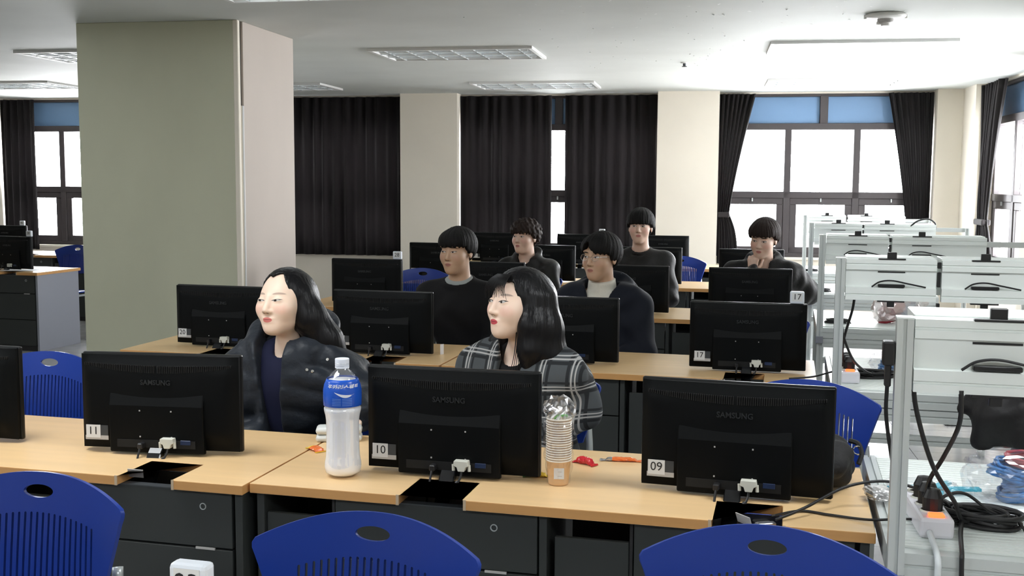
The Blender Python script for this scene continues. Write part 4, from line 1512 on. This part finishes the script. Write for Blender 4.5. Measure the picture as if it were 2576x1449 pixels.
# ---- clothing
def wrinkle(P, amp, seed, f=42):
    r = np.random.default_rng(seed)
    w = 0
    for k in range(5):
        d = r.normal(size=3); d /= np.linalg.norm(d); ph = r.uniform(0, 6.28)
        fr = f * r.uniform(.6, 1.6)
        w = w + np.sin((P[0] * d[0] + P[1] * d[1] + P[2] * d[2]) * fr + ph + 1.3 * np.sin((P[0] * d[1] + P[2] * d[0]) * fr * .5 + ph))
    return w * amp / 2.2
def garment(ctx, name, fn, m, res=.009, pad=.08, zlo=None):
    lo, hi = ctx['lo'] - pad + np.array((0, .0, 0)), ctx['hi'] + pad
    zl = ctx['pel'][2] - .12 if zlo is None else zlo
    ax = [axis(lo[0], hi[0], coarse=res), axis(lo[1], hi[1], coarse=res), axis(zl, ctx['h'][2] + .0, coarse=res)]
    me, V = sdf_mesh(name, fn, *ax)
    # garment coordinates: round and along the sleeves, across and up the body
    g = np.stack([V[:, 0], V[:, 2], V[:, 1]], 1)
    best = np.full(len(V), .075)
    for q in (-1, 1):
        off = 0
        for a, b in ((ctx['S'][q], ctx['E'][q]), (ctx['E'][q], ctx['W'][q])):
            d = b - a; L = np.linalg.norm(d); d = d / L
            rel = V - a
            tt = rel @ d
            rad = rel - tt[:, None] * d
            dist = np.linalg.norm(rad, axis=1)
            ok = (tt > -.02) & (tt < L + .05) & (dist < best) & (np.abs(V[:, 0]) > ctx['sw'] * .80)
            u1 = np.cross(d, (0, 1, 0)); u1 /= np.linalg.norm(u1); u2 = np.cross(d, u1)
            an = np.arctan2(rad @ u2, rad @ u1)
            aa, bb = an * .055, -(tt + off)
            g[ok] = np.stack([aa * .80 + bb * .60, bb * .80 - aa * .60, np.zeros(len(V))], 1)[ok]
            best[ok] = dist[ok]
            off += L
    set_attr(me, 'gco', g)
    return obj(name, me, m, ctx['t'])
hair_black = hair_mat('hair_black', (.0065, .0065, .0075), .34)
hair_soft = hair_mat('hair_soft_black', (.0055, .005, .005), .65)
hair_brown = hair_mat('hair_dark_brown', (.016, .009, .007), .65)
cloth('sweater_black', (.006, .006, .007))
cloth('tee_grey', (.30, .32, .31))
cloth('coat_navy', (.005, .007, .014), .75, .3)
cloth('knit_white', (.62, .60, .53), .85, .2, ((400, 400, 60), .8, .003))
cloth('jacket_charcoal', (.010, .0095, .0095), .45, .1, ((40, 40, 40), .5, .004))
cloth('jacket_black', (.006, .0055, .006), .55, .1, ((30, 30, 30), .5, .006))
cloth('padded_coat', (.014, .018, .025), .45, .15, ((24, 24, 30), .4, .012))
cloth('top_navy', (.006, .008, .030), .8)
cloth('top_black', (.006, .006, .007), .8)
cloth('trousers_dark', (.014, .015, .020))
mat('snap_metal', (.75, .75, .72), .25, metal=1)
mat('glasses_metal', (.55, .54, .50), .25, metal=1)

def plaid_mat():
    m = cloth('plaid_flannel', (.06, .07, .075), .85, .25)
    N = NT(m); t = N.t; b = t.nodes['Principled BSDF']
    at = t.nodes.new('ShaderNodeAttribute'); at.attribute_name = 'gco'
    sp = t.nodes.new('ShaderNodeSeparateXYZ'); t.links.new(at.outputs['Vector'], sp.inputs[0])
    def bands(s, off):
        f = N.m('FRACT', N.m('ADD', N.m('DIVIDE', s, .098), 10 + off))
        def band(c, w): return N.step(N.m('ABSOLUTE', N.m('SUBTRACT', f, c)), w * .7, w)
        dark = N.m('MAXIMUM', band(.22, .065), band(.58, .05))
        white = N.m('MAXIMUM', band(.34, .030), band(.45, .024))
        return dark, white
    d1, w1 = bands(sp.outputs[0], .1); d2, w2 = bands(sp.outputs[1], .35)
    col = N.mix(N.m('MULTIPLY', N.m('MAXIMUM', d1, d2), .85), (.062, .070, .076), (.010, .011, .013))
    col = N.mix(N.m('MULTIPLY', N.m('MAXIMUM', w1, w2), .75), col, (.46, .46, .45))
    t.links.new(col, b.inputs['Base Color'])
plaid_mat()

def nearest(o, p):
    V = np.empty(len(o.data.vertices) * 3, F32); o.data.vertices.foreach_get('co', V); V = V.reshape(-1, 3)
    i = np.argmin(((V - np.array(p)) ** 2).sum(1))
    return Vector(V[i]), Vector(o.data.vertices[int(i)].normal)

def neck_axis(ctx):
    nt = ctx['h'] + ctx['R'] @ np.array((0, .024, -.055))
    return nt, ctx['nb'] + np.array((0, .015, -.02))
def sweater(m, g=.014, opening=.062, tee=None, seed=0, amp=.004, name='sweater'):
    def f(ctx):
        nt, nb = neck_axis(ctx)
        def fn(P):
            d = smin(ctx['torso'](P, g), ctx['sleeves'](P, g), .035) + wrinkle(P, amp, seed)
            d = smax(d, -cap(P, nt + np.array((0, -.03, .05)), nb + np.array((0, -.02, .02)), opening + .012, opening), .008)
            ring = np.sqrt((np.sqrt((P[0] - nb[0]) ** 2 + ((P[1] - nb[1] + .012) * 1.0) ** 2) - opening - .004) ** 2 + (P[2] - nb[2] - .022 - .35 * (P[1] - nb[1])) ** 2) - .010
            return smin(d, ring, .012)
        garment(ctx, name, fn, m)
        if tee:
            def fn2(P):
                d = ctx['torso'](P, g * .3)
                d = np.maximum(d, cap(P, nb + np.array((0, -.03, -.03)), nb + np.array((0, -.03, .0)), .085, .085))
                ring = np.sqrt((np.sqrt((P[0] - nb[0]) ** 2 + (P[1] - nb[1] + .006) ** 2) - .060) ** 2 + (P[2] - nb[2] - .030 - .35 * (P[1] - nb[1])) ** 2) - .009
                return smin(d, ring, .02)
            garment(ctx, 'tee_shirt', fn2, tee, res=.006, zlo=ctx['nb'][2] - .16)
    return f

def jacket(m, g=.03, seed=0, amp=.007, open_w=(.012, .06), collar=(.078, .030, .03), inner=None, hood=0.0, quilt=0.0, x0=0.0, snaps=None, name='jacket', inner_name='shirt', inner_neck=.056, turtle=None):
    def f(ctx):
        nt, nb = neck_axis(ctx)
        zt = nb[2] + .05; zb = ctx['pel'][2]
        def wedge(P):
            q = np.clip((P[2] - zb) / (zt - zb), 0, 1.2)
            w = open_w[0] + (open_w[1] - open_w[0]) * q ** 1.6
            return np.maximum(np.abs(P[0] - nb[0] * q - x0) - w, P[1] - (nb[1] - .005))
        def fn(P):
            d = smin(ctx['torso'](P, g), ctx['sleeves'](P, g), .03) + wrinkle(P, amp, seed)
            if quilt:
                d = d - quilt * np.abs(np.sin(PI * (P[2] + .25 * np.abs(P[0])) / .085)) + quilt * .5
            rr = np.sqrt((P[0] - nb[0]) ** 2 * .85 + (P[1] - nb[1] - .01) ** 2)
            zc = nb[2] + collar[2] + .45 * (P[1] - nb[1])
            ring = np.sqrt((rr - collar[0]) ** 2 + (np.maximum(np.abs(P[2] - zc) - .018, 0)) ** 2) - collar[1] + wrinkle(P, .004, seed + 5, 60)
            d = smin(d, ring, .02)
            if hood:
                hd = ell(P, nb + np.array((0, .105, .0)), (.15, .065, hood)) + wrinkle(P, .008, seed + 3, 50)
                d = smin(d, hd, .03)
            d = smax(d, -cap(P, nt + np.array((0, -.03, .06)), nb + np.array((0, -.01, -.01)), collar[0] - collar[1] + .004, collar[0] - collar[1]), .008)
            return smax(d, -wedge(P), .012)
        o = garment(ctx, name, fn, m, res=.0075)
        if snaps:
            for p in snaps:
                q, n = nearest(o, p)
                bm = lathe([(0, .003), (.005, .003), (.0062, .001), (.006, -.002)], 12)
                s = obj('snap_button', bm, 'snap_metal', o, q)
                s.rotation_mode = 'QUATERNION'; s.rotation_quaternion = n.to_track_quat('Z', 'Y')
        if inner:
            def fn2(P):
                d = ctx['torso'](P, g * .25) + wrinkle(P, .002, seed + 9)
                return smax(d, -cap(P, nt + np.array((0, -.055, .02)), nb + np.array((0, -.05, .0)), inner_neck + .012, inner_neck - .02), .01)
            garment(ctx, inner_name, fn2, inner, res=.009)
        if turtle:
            def fn3(P):
                d = cap(P, nb + np.array((0, -.012, -.03)), nt + np.array((0, -.004, -.02)), .080, .066) + wrinkle(P, .002, seed + 2, 90)
                d = np.maximum(d, P[2] - (nb[2] + .068 + .25 * (P[1] - nb[1])))
                return smin(d, np.maximum(ctx['torso'](P, .012), P[2] - nb[2] + .0), .02)
            garment(ctx, 'turtleneck', fn3, turtle, res=.0065, zlo=nb[2] - .2)
    return f

SK_F = ((.82, .62, .49), (.62, .18, .16), (.82, .54, .43))
skin_w1 = skin_mat('skin_fair', *SK_F, -.003, .0036, brow=(.22, .14, .11), browk=.6)
skin_w2 = skin_mat('skin_fair_b', (.82, .62, .50), (.52, .07, .09), (.82, .55, .45), -.004, .0046, brow=(.10, .06, .05), browk=.6)
skin_m = skin_mat('skin_tan', (.50, .32, .215), (.36, .15, .12), (.50, .30, .21), -.004, .0042)
skin_p = skin_mat('skin_pale', (.60, .41, .32), (.44, .17, .15), (.62, .37, .30), -.002, .0042)

# ---- woman in the padded coat
def long_hair_a(ctx):
    def fn(P):
        d = ell(P, (0, .024, .034), (.084, .104, .090))
        a = np.abs(np.arctan2(P[0] + .004, -(P[1] - .02)))
        s1 = np.clip((a - .50) / .95, 0, 1)
        zb = .098 - .29 * s1 ** 1.15 - .05 * np.clip((a - 1.2), 0, 1)
        zb = zb - .012 * np.exp(-((P[0] + .012) / .02) ** 2)
        d = smax(d, (zb - P[2]) * .8, .008)
        # curtain of hair over the near side and down the back
        L = chain(P, [(.060, .020, .02), (.082, .045, -.06), (.120, .085, -.14), (.165, .125, -.25), (.180, .14, -.36)], [.046, .052, .052, .040, .022], .05)
        B = chain(P, [(.0, .085, .02), (.03, .105, -.10), (.07, .125, -.22), (.10, .14, -.33)], [.065, .060, .055, .03], .05)
        Rr = chain(P, [(-.060, .030, .02), (-.082, .040, -.06), (-.118, .032, -.115), (-.165, .018, -.160)], [.038, .032, .020, .006], .03)
        h = np.minimum(np.minimum(L, B), Rr)
        h = smin(h, ell(P, (0, .05, .0), (.080, .085, .10)), .04)
        # keep the face free
        face = ell(P, (-.004, -.075, -.03), (.076, .090, .118))
        h = smax(h, -face, .012)
        return smin(d, h, .018) + strands(P, .0012, 70, 3.0)
    add_hair(ctx, fn, hair_black, (.22, .20, .13), .0048, (0, 0, 10), low=-.38)
    wisps(ctx, hair_black, [[(-.085, .02, -.06), (-.12, -.0, -.12), (-.17, -.01, -.17)]], .0014)
person('woman in a black padded coat over a navy top, long black hair, looking aside', (-1.733, 3.55, 1.130), -14, 5, -3, (-1.69, 3.62), 2, skin_w1, long_hair_a,
       jacket('padded_coat', g=.036, seed=3, amp=.013, open_w=(.022, .062), collar=(.116, .042, .026), inner='top_navy', hood=.10, quilt=.010, x0=-.035,
              snaps=[(.075, -.16, .905), (.095, -.16, .915), (.135, -.14, .945)], name='padded_coat', inner_name='navy_top', inner_neck=.060), fem=True, wide=1.12, jaw=1.02,
       arms={('e', 1): (.245, -.06, .80), ('w', 1): (.262, -.240, .768)})

# ---- woman in the plaid shirt
def long_hair_b(ctx):
    def fn(P):
        d = ell(P, (0, .024, .036), (.086, .106, .092))
        a = np.abs(np.arctan2(P[0] - .0, -(P[1] - .02)))
        s1 = np.clip((a - .55) / .8, 0, 1)
        zb = .070 - .30 * s1 ** 1.2
        d = smax(d, (zb - P[2]) * .8, .008)
        L = chain(P, [(.060, .012, .02), (.076, .010, -.07), (.080, .012, -.15), (.075, .010, -.235)], [.040, .040, .038, .018], .04)
        L = smin(L, chain(P, [(.060, .060, .02), (.078, .072, -.08), (.09, .085, -.17), (.13, .13, -.26)], [.050, .052, .048, .020], .04), .03)
        B = chain(P, [(.0, .085, .02), (.02, .105, -.10), (.05, .13, -.20), (.14, .185, -.28)], [.065, .060, .055, .012], .05)
        Rr = chain(P, [(-.062, .025, .02), (-.084, .020, -.07), (-.095, .0, -.14), (-.11, -.02, -.22)], [.034, .032, .026, .010], .03)
        h = np.minimum(np.minimum(L, B), Rr)
        h = smin(h, ell(P, (0, .05, .0), (.080, .085, .10)), .04)
        face = ell(P, (-.012, -.085, -.03), (.074, .090, .120))
        h = smax(h, -face, .010)
        return smin(d, h, .022) + strands(P, .0013, 64, 3.0, 1.0)
    add_hair(ctx, fn, hair_black, (.17, .21, .13), .0048, (0, 0, 10), low=-.29)
    cs = []
    q = random.Random(4)
    for k in range(24):
        x = -.052 + .0042 * k
        cs.append([(x * .75, -.058, .096), (x, -.080, .076), (x * 1.12 - .004, -.0895, .048), (x * 1.2 - .008 + q.uniform(-.008, .008), -.092 + abs(x) * .25, .020 + q.uniform(-.010, .016))])
    for k in range(12):
        x = .05 + .004 * k; cs.append([(x, -.03 + .004 * k, -.08), (x + .002, -.035 + .004 * k, -.17), (x - .006 + q.uniform(-.012, .012), -.04 + .004 * k, -.26 + q.uniform(-.03, .02))])
    for k in range(8):
        cs.append([(-.085, .0, -.10), (-.10 - .004 * k, -.02, -.17), (-.115 - .008 * k, -.03 + .006 * k, -.24)])
    wisps(ctx, hair_black, cs, .0022)
person('woman in a grey and white plaid shirt, shoulder-length black hair with thin bangs', (-.880, 3.55, 1.150), -40, 6, -2, (-.86, 3.62), -14, skin_w2, long_hair_b,
       jacket('plaid_flannel', g=.034, seed=11, amp=.008, open_w=(.015, .05), collar=(.090, .016, .0), inner='top_black', name='plaid_shirt', inner_name='black_top', inner_neck=.07), fem=True, wide=1.09, jaw=1.02,
       arms={('e', 1): (.185, .02, .80), ('w', 1): (.10, -.18, .70)}, shw=.158)

# ---- the five students behind
person('student in a black sweater over a grey tee, thick black fringe', (-1.722, 5.60, 1.182), -14, 0, 0, (-1.70, 5.66), 0, skin_m, short_hair(hair_soft, .030, -.004, -.08, 1.12, seed=1),
       sweater('sweater_black', tee='tee_grey', opening=.074, seed=2))
def spectacles(base):
    def f(ctx):
        base(ctx)
        h, R = ctx['h'], ctx['R']
        g = bmesh.new()
        for q in (-1, 1):
            pts = [tuple(R @ np.array((q * .033 + .0215 * math.cos(a), -.104 + .006 * abs(math.cos(a)), .002 + .0165 * math.sin(a))) + h) for a in np.linspace(0, 2 * PI, 28, endpoint=False)]
            tube(pts, .0011, 6, g, closed=True)
            tube([tuple(R @ np.array(p) + h) for p in ((q * .054, -.098, .006), (q * .074, -.05, .008), (q * .083, .01, .008))], .0011, 6, g)
        tube([tuple(R @ np.array(p) + h) for p in ((-.012, -.104, .004), (0, -.107, .007), (.012, -.104, .004))], .0011, 6, g)
        obj('glasses', g, 'glasses_metal', ctx['t'])
        for q in (-1, 1):
            bm = bmesh.new()
            vs = [bm.verts.new(tuple(R @ np.array((q * .033 + .021 * math.cos(a), -.104 + .006 * abs(math.cos(a)), .002 + .016 * math.sin(a))) + h)) for a in np.linspace(0, 2 * PI, 24, endpoint=False)]
            bm.faces.new(vs)
            obj('glasses_lens', bm, 'clear_lens', ctx['t'])
    return f
clear_mat('clear_lens', gloss=.08, rough=.02)
person('student in wire glasses, navy coat and white turtleneck', (-.944, 5.60, 1.168), -24, 2, 0, (-.93, 5.66), -6, skin_m, spectacles(short_hair(hair_soft, .022, -.012, -.085, 1.15, part=(-.020, .060, .026), seed=4)),
       jacket('coat_navy', g=.034, seed=21, amp=.006, open_w=(.0, .075), collar=(.118, .026, -.008), hood=.075, name='hooded_coat', turtle='knit_white'))
person('curly haired student in a dark leather jacket with its collar up', (-1.865, 7.75, 1.153), -20, 4, 0, (-1.84, 7.80), -8, skin_p, short_hair(hair_brown, .028, .0, -.07, 1.19, lump=.006, jag=.007, seed=7),
       jacket('jacket_charcoal', g=.024, seed=31, amp=.006, open_w=(.0, .05), collar=(.082, .016, .030), inner='top_black', name='leather_jacket', inner_name='black_top'))
person('tall student in a black crew-neck sweater with a straight black fringe', (-1.022, 7.75, 1.240), 0, 5, 0, (-1.01, 7.82), 0, skin_p, short_hair(hair_soft, .018, .0, -.07, 1.19, seed=9, jag=.002),
       sweater('jacket_charcoal', opening=.064, seed=12, amp=.006))
person('student in a dark jacket leaning forward with his chin on his fist', (-.158, 7.33, 1.192), -17, -10, 4, (-.09, 7.66), -4, skin_p, short_hair(hair_brown, .036, .004, -.06, 1.18, seed=13),
       jacket('jacket_black', g=.032, seed=41, amp=.007, open_w=(.0, .04), collar=(.088, .022, .02), inner='top_black', name='dark_jacket', inner_name='black_top'),
       arms={('e', -1): (-.17, -.36, .772), ('w', -1): (-.105, -.385, .968), ('d', -1): (.02, .02, 1), ('n', -1): (-.1, -1, .25), ('c', -1): 1.25, ('e', 1): (.24, -.16, .84), ('w', 1): (.08, -.38, .775)}, jaw=1.1)
# ---- person at the edge of the photo, sitting at the nearest bench
person('person in a black padded jacket sitting at the nearest bench, cut by the photo edge', (.90, 3.66, 1.20), -10, 0, 0, (.90, 3.80), 0, skin_m, short_hair(hair_soft, .03, 0, -.07, 1.05, seed=17),
       jacket('jacket_black', g=.040, seed=51, amp=.017, open_w=(.0, .03), collar=(.09, .026, .02), inner='top_black', name='padded_jacket', inner_name='black_top'),
       arms={('e', -1): (-.270, -.26, .850), ('w', -1): (-.06, -.40, .80)}, grp='people at the benches')
# ================================================================== THINGS ON THE DESKS
mat('drink', (.93, .93, .95), .35)
mat('bottle_cap', (.78, .82, .90), .4)
mat('label_blue', (.015, .09, .50), .25)
mat('label_print', (.75, .78, .85), .4)
mat('label_fine', (.10, .22, .62), .4)
clear_mat('bottle_plastic', gloss=.16, rough=.05, trans=(.96, .97, .98))
mat('paper_cup', (.74, .68, .58), .6)
mat('cup_rim', (.80, .76, .68), .55)
mat('cup_stripe', (.40, .27, .17), .6)
mat('cup_kraft', (.70, .43, .20), .55, noise=((1, 1, 14), .12))
mat('foil_red', (.55, .02, .03), .22, spec=.8)
mat('foil_orange', (.75, .16, .03), .25, spec=.8)
mat('foil_yellow', (.80, .55, .05), .25)
mat('foil_green', (.12, .42, .10), .3)
mat('foil_silver', (.55, .55, .57), .2, metal=.8)
mat('white_plastic', (.68, .70, .68), .35)

def wrap_text(s, size, R, z, ang0, extr=.0003, bold=0, shear=0):
    """lettering bent round an upright cylinder of radius R, centred on the direction -y turned by ang0"""
    me = text_mesh(s, size, extr, bold, shear)
    for v in me.vertices:
        a = ang0 + v.co.x / R
        r = R - v.co.y
        v.co = Vector((r * math.sin(a), -r * math.cos(a), z + v.co.z))
    return me

BOT = (-1.216, 2.852, ZD + .0006)
t = thing('drink_bottle', 'large clear bottle of cloudy drink with a blue wrap label', 'bottle', BOT, math.radians(23))
t.scale = (1.17, 1.17, 1.06)
pr = [(.0, .004), (.030, .002), (.0425, .010), (.0455, .024), (.0450, .038), (.0425, .052), (.0412, .075), (.0405, .12), (.0408, .150), (.0425, .165), (.0455, .178), (.0462, .186), (.0430, .190)]
up = [(.0430, .190), (.0455, .194), (.0458, .235), (.0430, .250), (.036, .266), (.026, .280), (.0165, .290), (.0145, .297), (.0145, .303), (.0175, .304), (.0175, .307), (.014, .308), (.0135, .318)]
obj('bottle_shell', lathe(pr + up[1:], 48), 'bottle_plastic', t, smooth=True)
obj('drink', lathe([(max(0, r - .0014), z + (.0016 if z < .02 else 0)) for r, z in pr] + [(.0436, .194), (.0440, .232), (.041, .248), (.033, .262), (0, .262)], 48), 'drink', t, smooth=True)
lb = obj('wrap_label', lathe([(.0459, .194), (.0462, .1945), (.0466, .215), (.0464, .236), (.0438, .2505), (.0400, .2600), (.0372, .2660), (.0368, .2655)], 48), 'label_blue', t, smooth=True)
obj('maker_name', wrap_text('포카리스웨트', .0150, .0445, .2475, .02, .0002, .0004, .25), 'label_print', lb)
# sweeping wave mark
wm = bmesh.new()
n = 24
top = []; bot = []
for i in range(n + 1):
    s = i / n
    a = -.42 + 1.05 * s
    zc = .2350 - .009 * math.sin(PI * s * .9) - .002 * s
    h = .0115 * math.sin(PI * min(1, s * 1.1 + .04)) ** .8 * (.35 + .65 * s) + .0003
    R_ = .0472
    top.append(wm.verts.new((R_ * math.sin(a), -R_ * math.cos(a), zc + h * .5))); bot.append(wm.verts.new((R_ * math.sin(a), -R_ * math.cos(a), zc - h * .5)))
for i in range(n):
    wm.faces.new((bot[i], bot[i + 1], top[i + 1], top[i]))
obj('wave_mark', wm, 'label_print', lb)
fp = bmesh.new()
for k in range(5):
    zz = .2165 - k * .0042
    for (a0, a1) in ((-.55, -.08), (-.02, .50)):
        m_ = 8
        r_ = [(a0 + (a1 - a0) * i / m_) for i in range(m_ + 1)]
        lo_ = [fp.verts.new((.0470 * math.sin(a), -.0470 * math.cos(a), zz)) for a in r_]; hi_ = [fp.verts.new((.0470 * math.sin(a), -.0470 * math.cos(a), zz + .0018)) for a in r_]
        for i in range(m_): fp.faces.new((lo_[i], lo_[i + 1], hi_[i + 1], hi_[i]))
tag(obj('fine_print', fp, 'label_fine', lb), kind='stuff')
cp = obj('cap', lathe([(0, .3185), (.0165, .3185), (.0172, .317), (.0172, .300), (.0158, .299), (0, .300)], 36), 'bottle_cap', t)
obj('cap_skirt', lathe([(.0158, .2985), (.0172, .298), (.0172, .2935), (.0160, .293)], 36), 'bottle_cap', t)

# stack of paper cups in a clear bag
CUP = (-.603, 2.928, ZD + .0006)
st = thing('bag_of_paper_cups', 'stack of brown paper cups inside a clear bag with a puffed top', 'paper cups', CUP, math.radians(12))
st.scale = (1.17, 1.17, 1.0)
obj('cup', lathe([(0, .003), (.022, .003), (.0232, .0), (.0240, .004), (.0290, .066), (.0300, .068)], 32), 'cup_kraft', st, smooth=True)
sk = obj('cup_sticker', box(-.011, .013, -.0283, -.0262, .022, .052), 'label_white', st, (0, -.0006, 0))
for zz in (.042, .030):
    obj('sticker_print', box(-.002, .008, -.0287, -.0282, zz - .0008, zz + .0008), 'label_grey', sk, (0, 0, 0))
rim = None
NC = 17
for k in range(NC):
    z = .068 + k * .0068
    w = .0002 * k
    if rim is None:
        bm = lathe([(.0288, -.0008), (.0302, .0), (.0310, .0012), (.0302, .0030), (.0292, .0034), (.0292, .0062), (.0288, .0066)], 32, mi=None)
        rim = obj('cup_rim', bm, 'cup_rim', st, (0, 0, z), smooth=True)
        rim.data.materials.append(MATS['cup_stripe'])
        for p in rim.data.polygons:
            if p.center.z > .0036: p.material_index = 1
    else:
        obj('cup_rim', rim.data, None, st, (0, 0, z))
obj('top_cup_lip', lathe([(.0285, .0), (.0305, .001), (.0310, .003), (.0300, .005), (.0275, .0045), (.0260, -.012), (0, -.012)], 32), 'cup_rim', st, (0, 0, .068 + NC * .0068), smooth=True)
bm = bmesh.new()
nseg, rows = 40, 26
G = []
for j in range(rows + 1):
    s = j / rows
    z = .001 + s * .243
    if s < .78: r = .0250 + .0085 * min(1, z / .07) + .0012 * math.sin(40 * s)
    else:
        q = (s - .78) / .22
        r = .0335 + .004 * math.sin(PI * q) - .016 * q ** 4
    G.append([bm.verts.new(((r + .0022 * math.sin(5 * a + 9 * s) * (1 + 2.0 * max(0, s - .75)) + .0016 * math.sin(11 * a - 30 * s)) * math.cos(a), (r + .0022 * math.sin(7 * a + 5 * s)) * math.sin(a), z + (.004 * math.sin(3 * a) if s > .8 else 0))) for a in np.linspace(0, 2 * PI, nseg, endpoint=False)])
for j in range(rows):
    for k in range(nseg):
        bm.faces.new((G[j][k], G[j][(k + 1) % nseg], G[j + 1][(k + 1) % nseg], G[j + 1][k]))
qq = random.Random(5)
for j in range(int(rows * .74), rows + 1):
    for v in G[j]:
        v.co += Vector((qq.uniform(-.0045, .0045), qq.uniform(-.0045, .0045), qq.uniform(-.005, .005)))
c = bm.verts.new((0, 0, .246))
for k in range(nseg): bm.faces.new((G[rows][k], G[rows][(k + 1) % nseg], c))
obj('bag_film', bm, 'clear_bag', st)
bm = bmesh.new()
for k in range(12):
    a = k * .9; tube(spline([(.02 * math.cos(a), .02 * math.sin(a), .186), (.012 * math.cos(a + .7), .012 * math.sin(a + .7), .200), (.022 * math.cos(a + 1.6), .022 * math.sin(a + 1.6), .212)], 4), .0045, 6, bm)
obj('crumpled_film', bm, 'milky_bag', st)
bm = tube(spline([(-.012, -.008, .188), (.004, -.012, .197), (.018, .0, .192)], 5), .005, 6)
obj('green_seal', bm, 'foil_green', st)

def wrapper(label, x, y, sx, sy, sz, m, rz, seed, twist=True, m2=None, z=ZD + .0006):
    """crumpled sweet wrapper with pinched ends"""
    t = thing('snack_wrapper', label, 'wrapper', (x, y, z), rz, 'snack wrappers on the front desk')
    q = random.Random(seed)
    bm = bmesh.new()
    n, mr = 18, 12
    G = []
    for i in range(n + 1):
        s = i / n * 2 - 1
        e = 1 - abs(s) ** 3 * .55 if abs(s) < .72 else (.62 + .55 * ((abs(s) - .72) / .28))
        hz = (1 - abs(s) ** 4) if abs(s) < .72 else .30
        ring = []
        for k in range(mr):
            a = 2 * PI * k / mr
            j = 1 + q.uniform(-.16, .16)
            ring.append(bm.verts.new((s * sx, math.cos(a) * sy * e * j, max(.0006, sz * .5 * (1 + math.sin(a) * hz * j) - sz * .5 * (1 - hz)))))
        G.append(ring)
    for i in range(n):
        for k in range(mr):
            f = bm.faces.new((G[i][k], G[i][(k + 1) % mr], G[i + 1][(k + 1) % mr], G[i + 1][k]))
            if m2 and (i < n * .25): f.material_index = 1
    bm.faces.new(G[0][::-1]); bm.faces.new(G[-1])
    o = obj('foil', bm, m, t)
    if m2: o.data.materials.append(MATS[m2])
    for s_ in (-1, 1):
        obj('crimp', box(s_ * sx - .003, s_ * sx + .003, -sy * 1.05, sy * 1.05, .0008, .003), m2 or m, t)
    return t
wrapper('shiny red snack wrapper beside the paper cups', -.570, 3.158, .036, .014, .022, 'foil_red', -.5, 1)
wrapper('flat orange snack wrapper between the paper cups and monitor 09', -.470, 3.222, .062, .012, .012, 'foil_orange', .12, 2, m2='foil_silver')
wrapper('orange and yellow snack wrapper beside the drink bottle', -1.412, 3.100, .034, .018, .012, 'foil_orange', -.7, 3, m2='foil_yellow')
wrapper('green and yellow snack wrapper under monitor 10', -.678, 2.985, .036, .012, .013, 'foil_yellow', .15, 4, m2='foil_green')

# white rounded plastic case behind the bottle
t = thing('plastic_case', 'white rounded plastic case lying behind the drink bottle', 'case', (-1.396, 3.245, ZD + .0004), .35)
obj('case_base', box(-.074, .074, -.032, .032, 0, .022, .010, 3), 'white_plastic', t, smooth=True)
obj('case_lid', box(-.074, .074, -.032, .032, .0228, .048, .012, 3), 'white_plastic', t, smooth=True)
obj('hinge', tube([(-.05, .033, .0224), (.05, .033, .0224)], .003, 8), 'label_grey', t)

# black bag behind monitor 09
bg = thing('black_bag', 'small black bag with a buckle lying behind monitor 09', 'bag', (.115, 3.12, ZD + .008), -.15)
def bagfn(P):
    d = ell(P, (0, 0, .062), (.085, .125, .072))
    d = smax(d, -(P[2] - .002), .01)
    return d + wrinkle(P, .007, 77, 60)
me, V = sdf_mesh('bag_body', bagfn, axis(-.14, .14, coarse=.007), axis(-.17, .17, coarse=.007), axis(-.01, .16, coarse=.007))
obj('bag_body', me, 'cloth_black', bg)
obj('strap', tube(spline([(.06, .06, .11), (.085, .05, .105), (.098, .02, .085), (.092, .0, .06)], 6), .007, 6), 'cloth_black', bg)
obj('buckle_ring', tube([(.085 + .012 * math.cos(a), .035, .090 + .012 * math.sin(a)) for a in np.linspace(0, 2 * PI, 16, endpoint=False)], .002, 6, closed=True), 'chrome', bg)

# papers, cable tags and plugs
def sheet(label, x, y, sx, sy, rz, z=ZD, name='paper_sheet'):
    return tag(obj(name, box(-sx, sx, -sy, sy, 0, .0007), 'paper', None, (x, y, z + .0004), (0, 0, rz)), label, 'paper')
sheet('white sheet of paper on the desk behind the curly haired student', -1.52, 9.02, .11, .15, .2)
sheet('white papers on the grey-ended desk left of the column', -6.85, 8.62, .15, .10, .2)
vt = tag(obj('paper_sheet', box(-.010, .010, -.0004, .0004, 0, .05), 'paper', None, (-1.618, 5.02, ZD + .0004), (0, 0, .9)), 'white slip of paper standing beside the monitor behind the padded coat', 'paper')
for lab, x, y, z, rz in (('clear cable tag hanging on a cord left of the drink bottle', -1.815, 2.742, .700, .3), ('clear cable tag beside the loose grey video plug', -.085, 2.745, .705, -.6)):
    o = obj('cable_tag', box(-.022, .022, -.001, .001, 0, .030), 'label_grey', None, (x, y, z), (.5, .1, rz))
    tag(o, lab, 'tag')
o = thing('loose_video_plug', 'loose grey video plug lying in the desk notch under monitor 09', 'plug', (-.035, 2.735, .702), .5)
obj('plug_shell', box(-.026, .026, -.009, .009, 0, .014, .002), 'foil_silver', o)
obj('plug_hood', box(-.020, .020, .008, .034, -.001, .014, .003), 'cable_black', o)
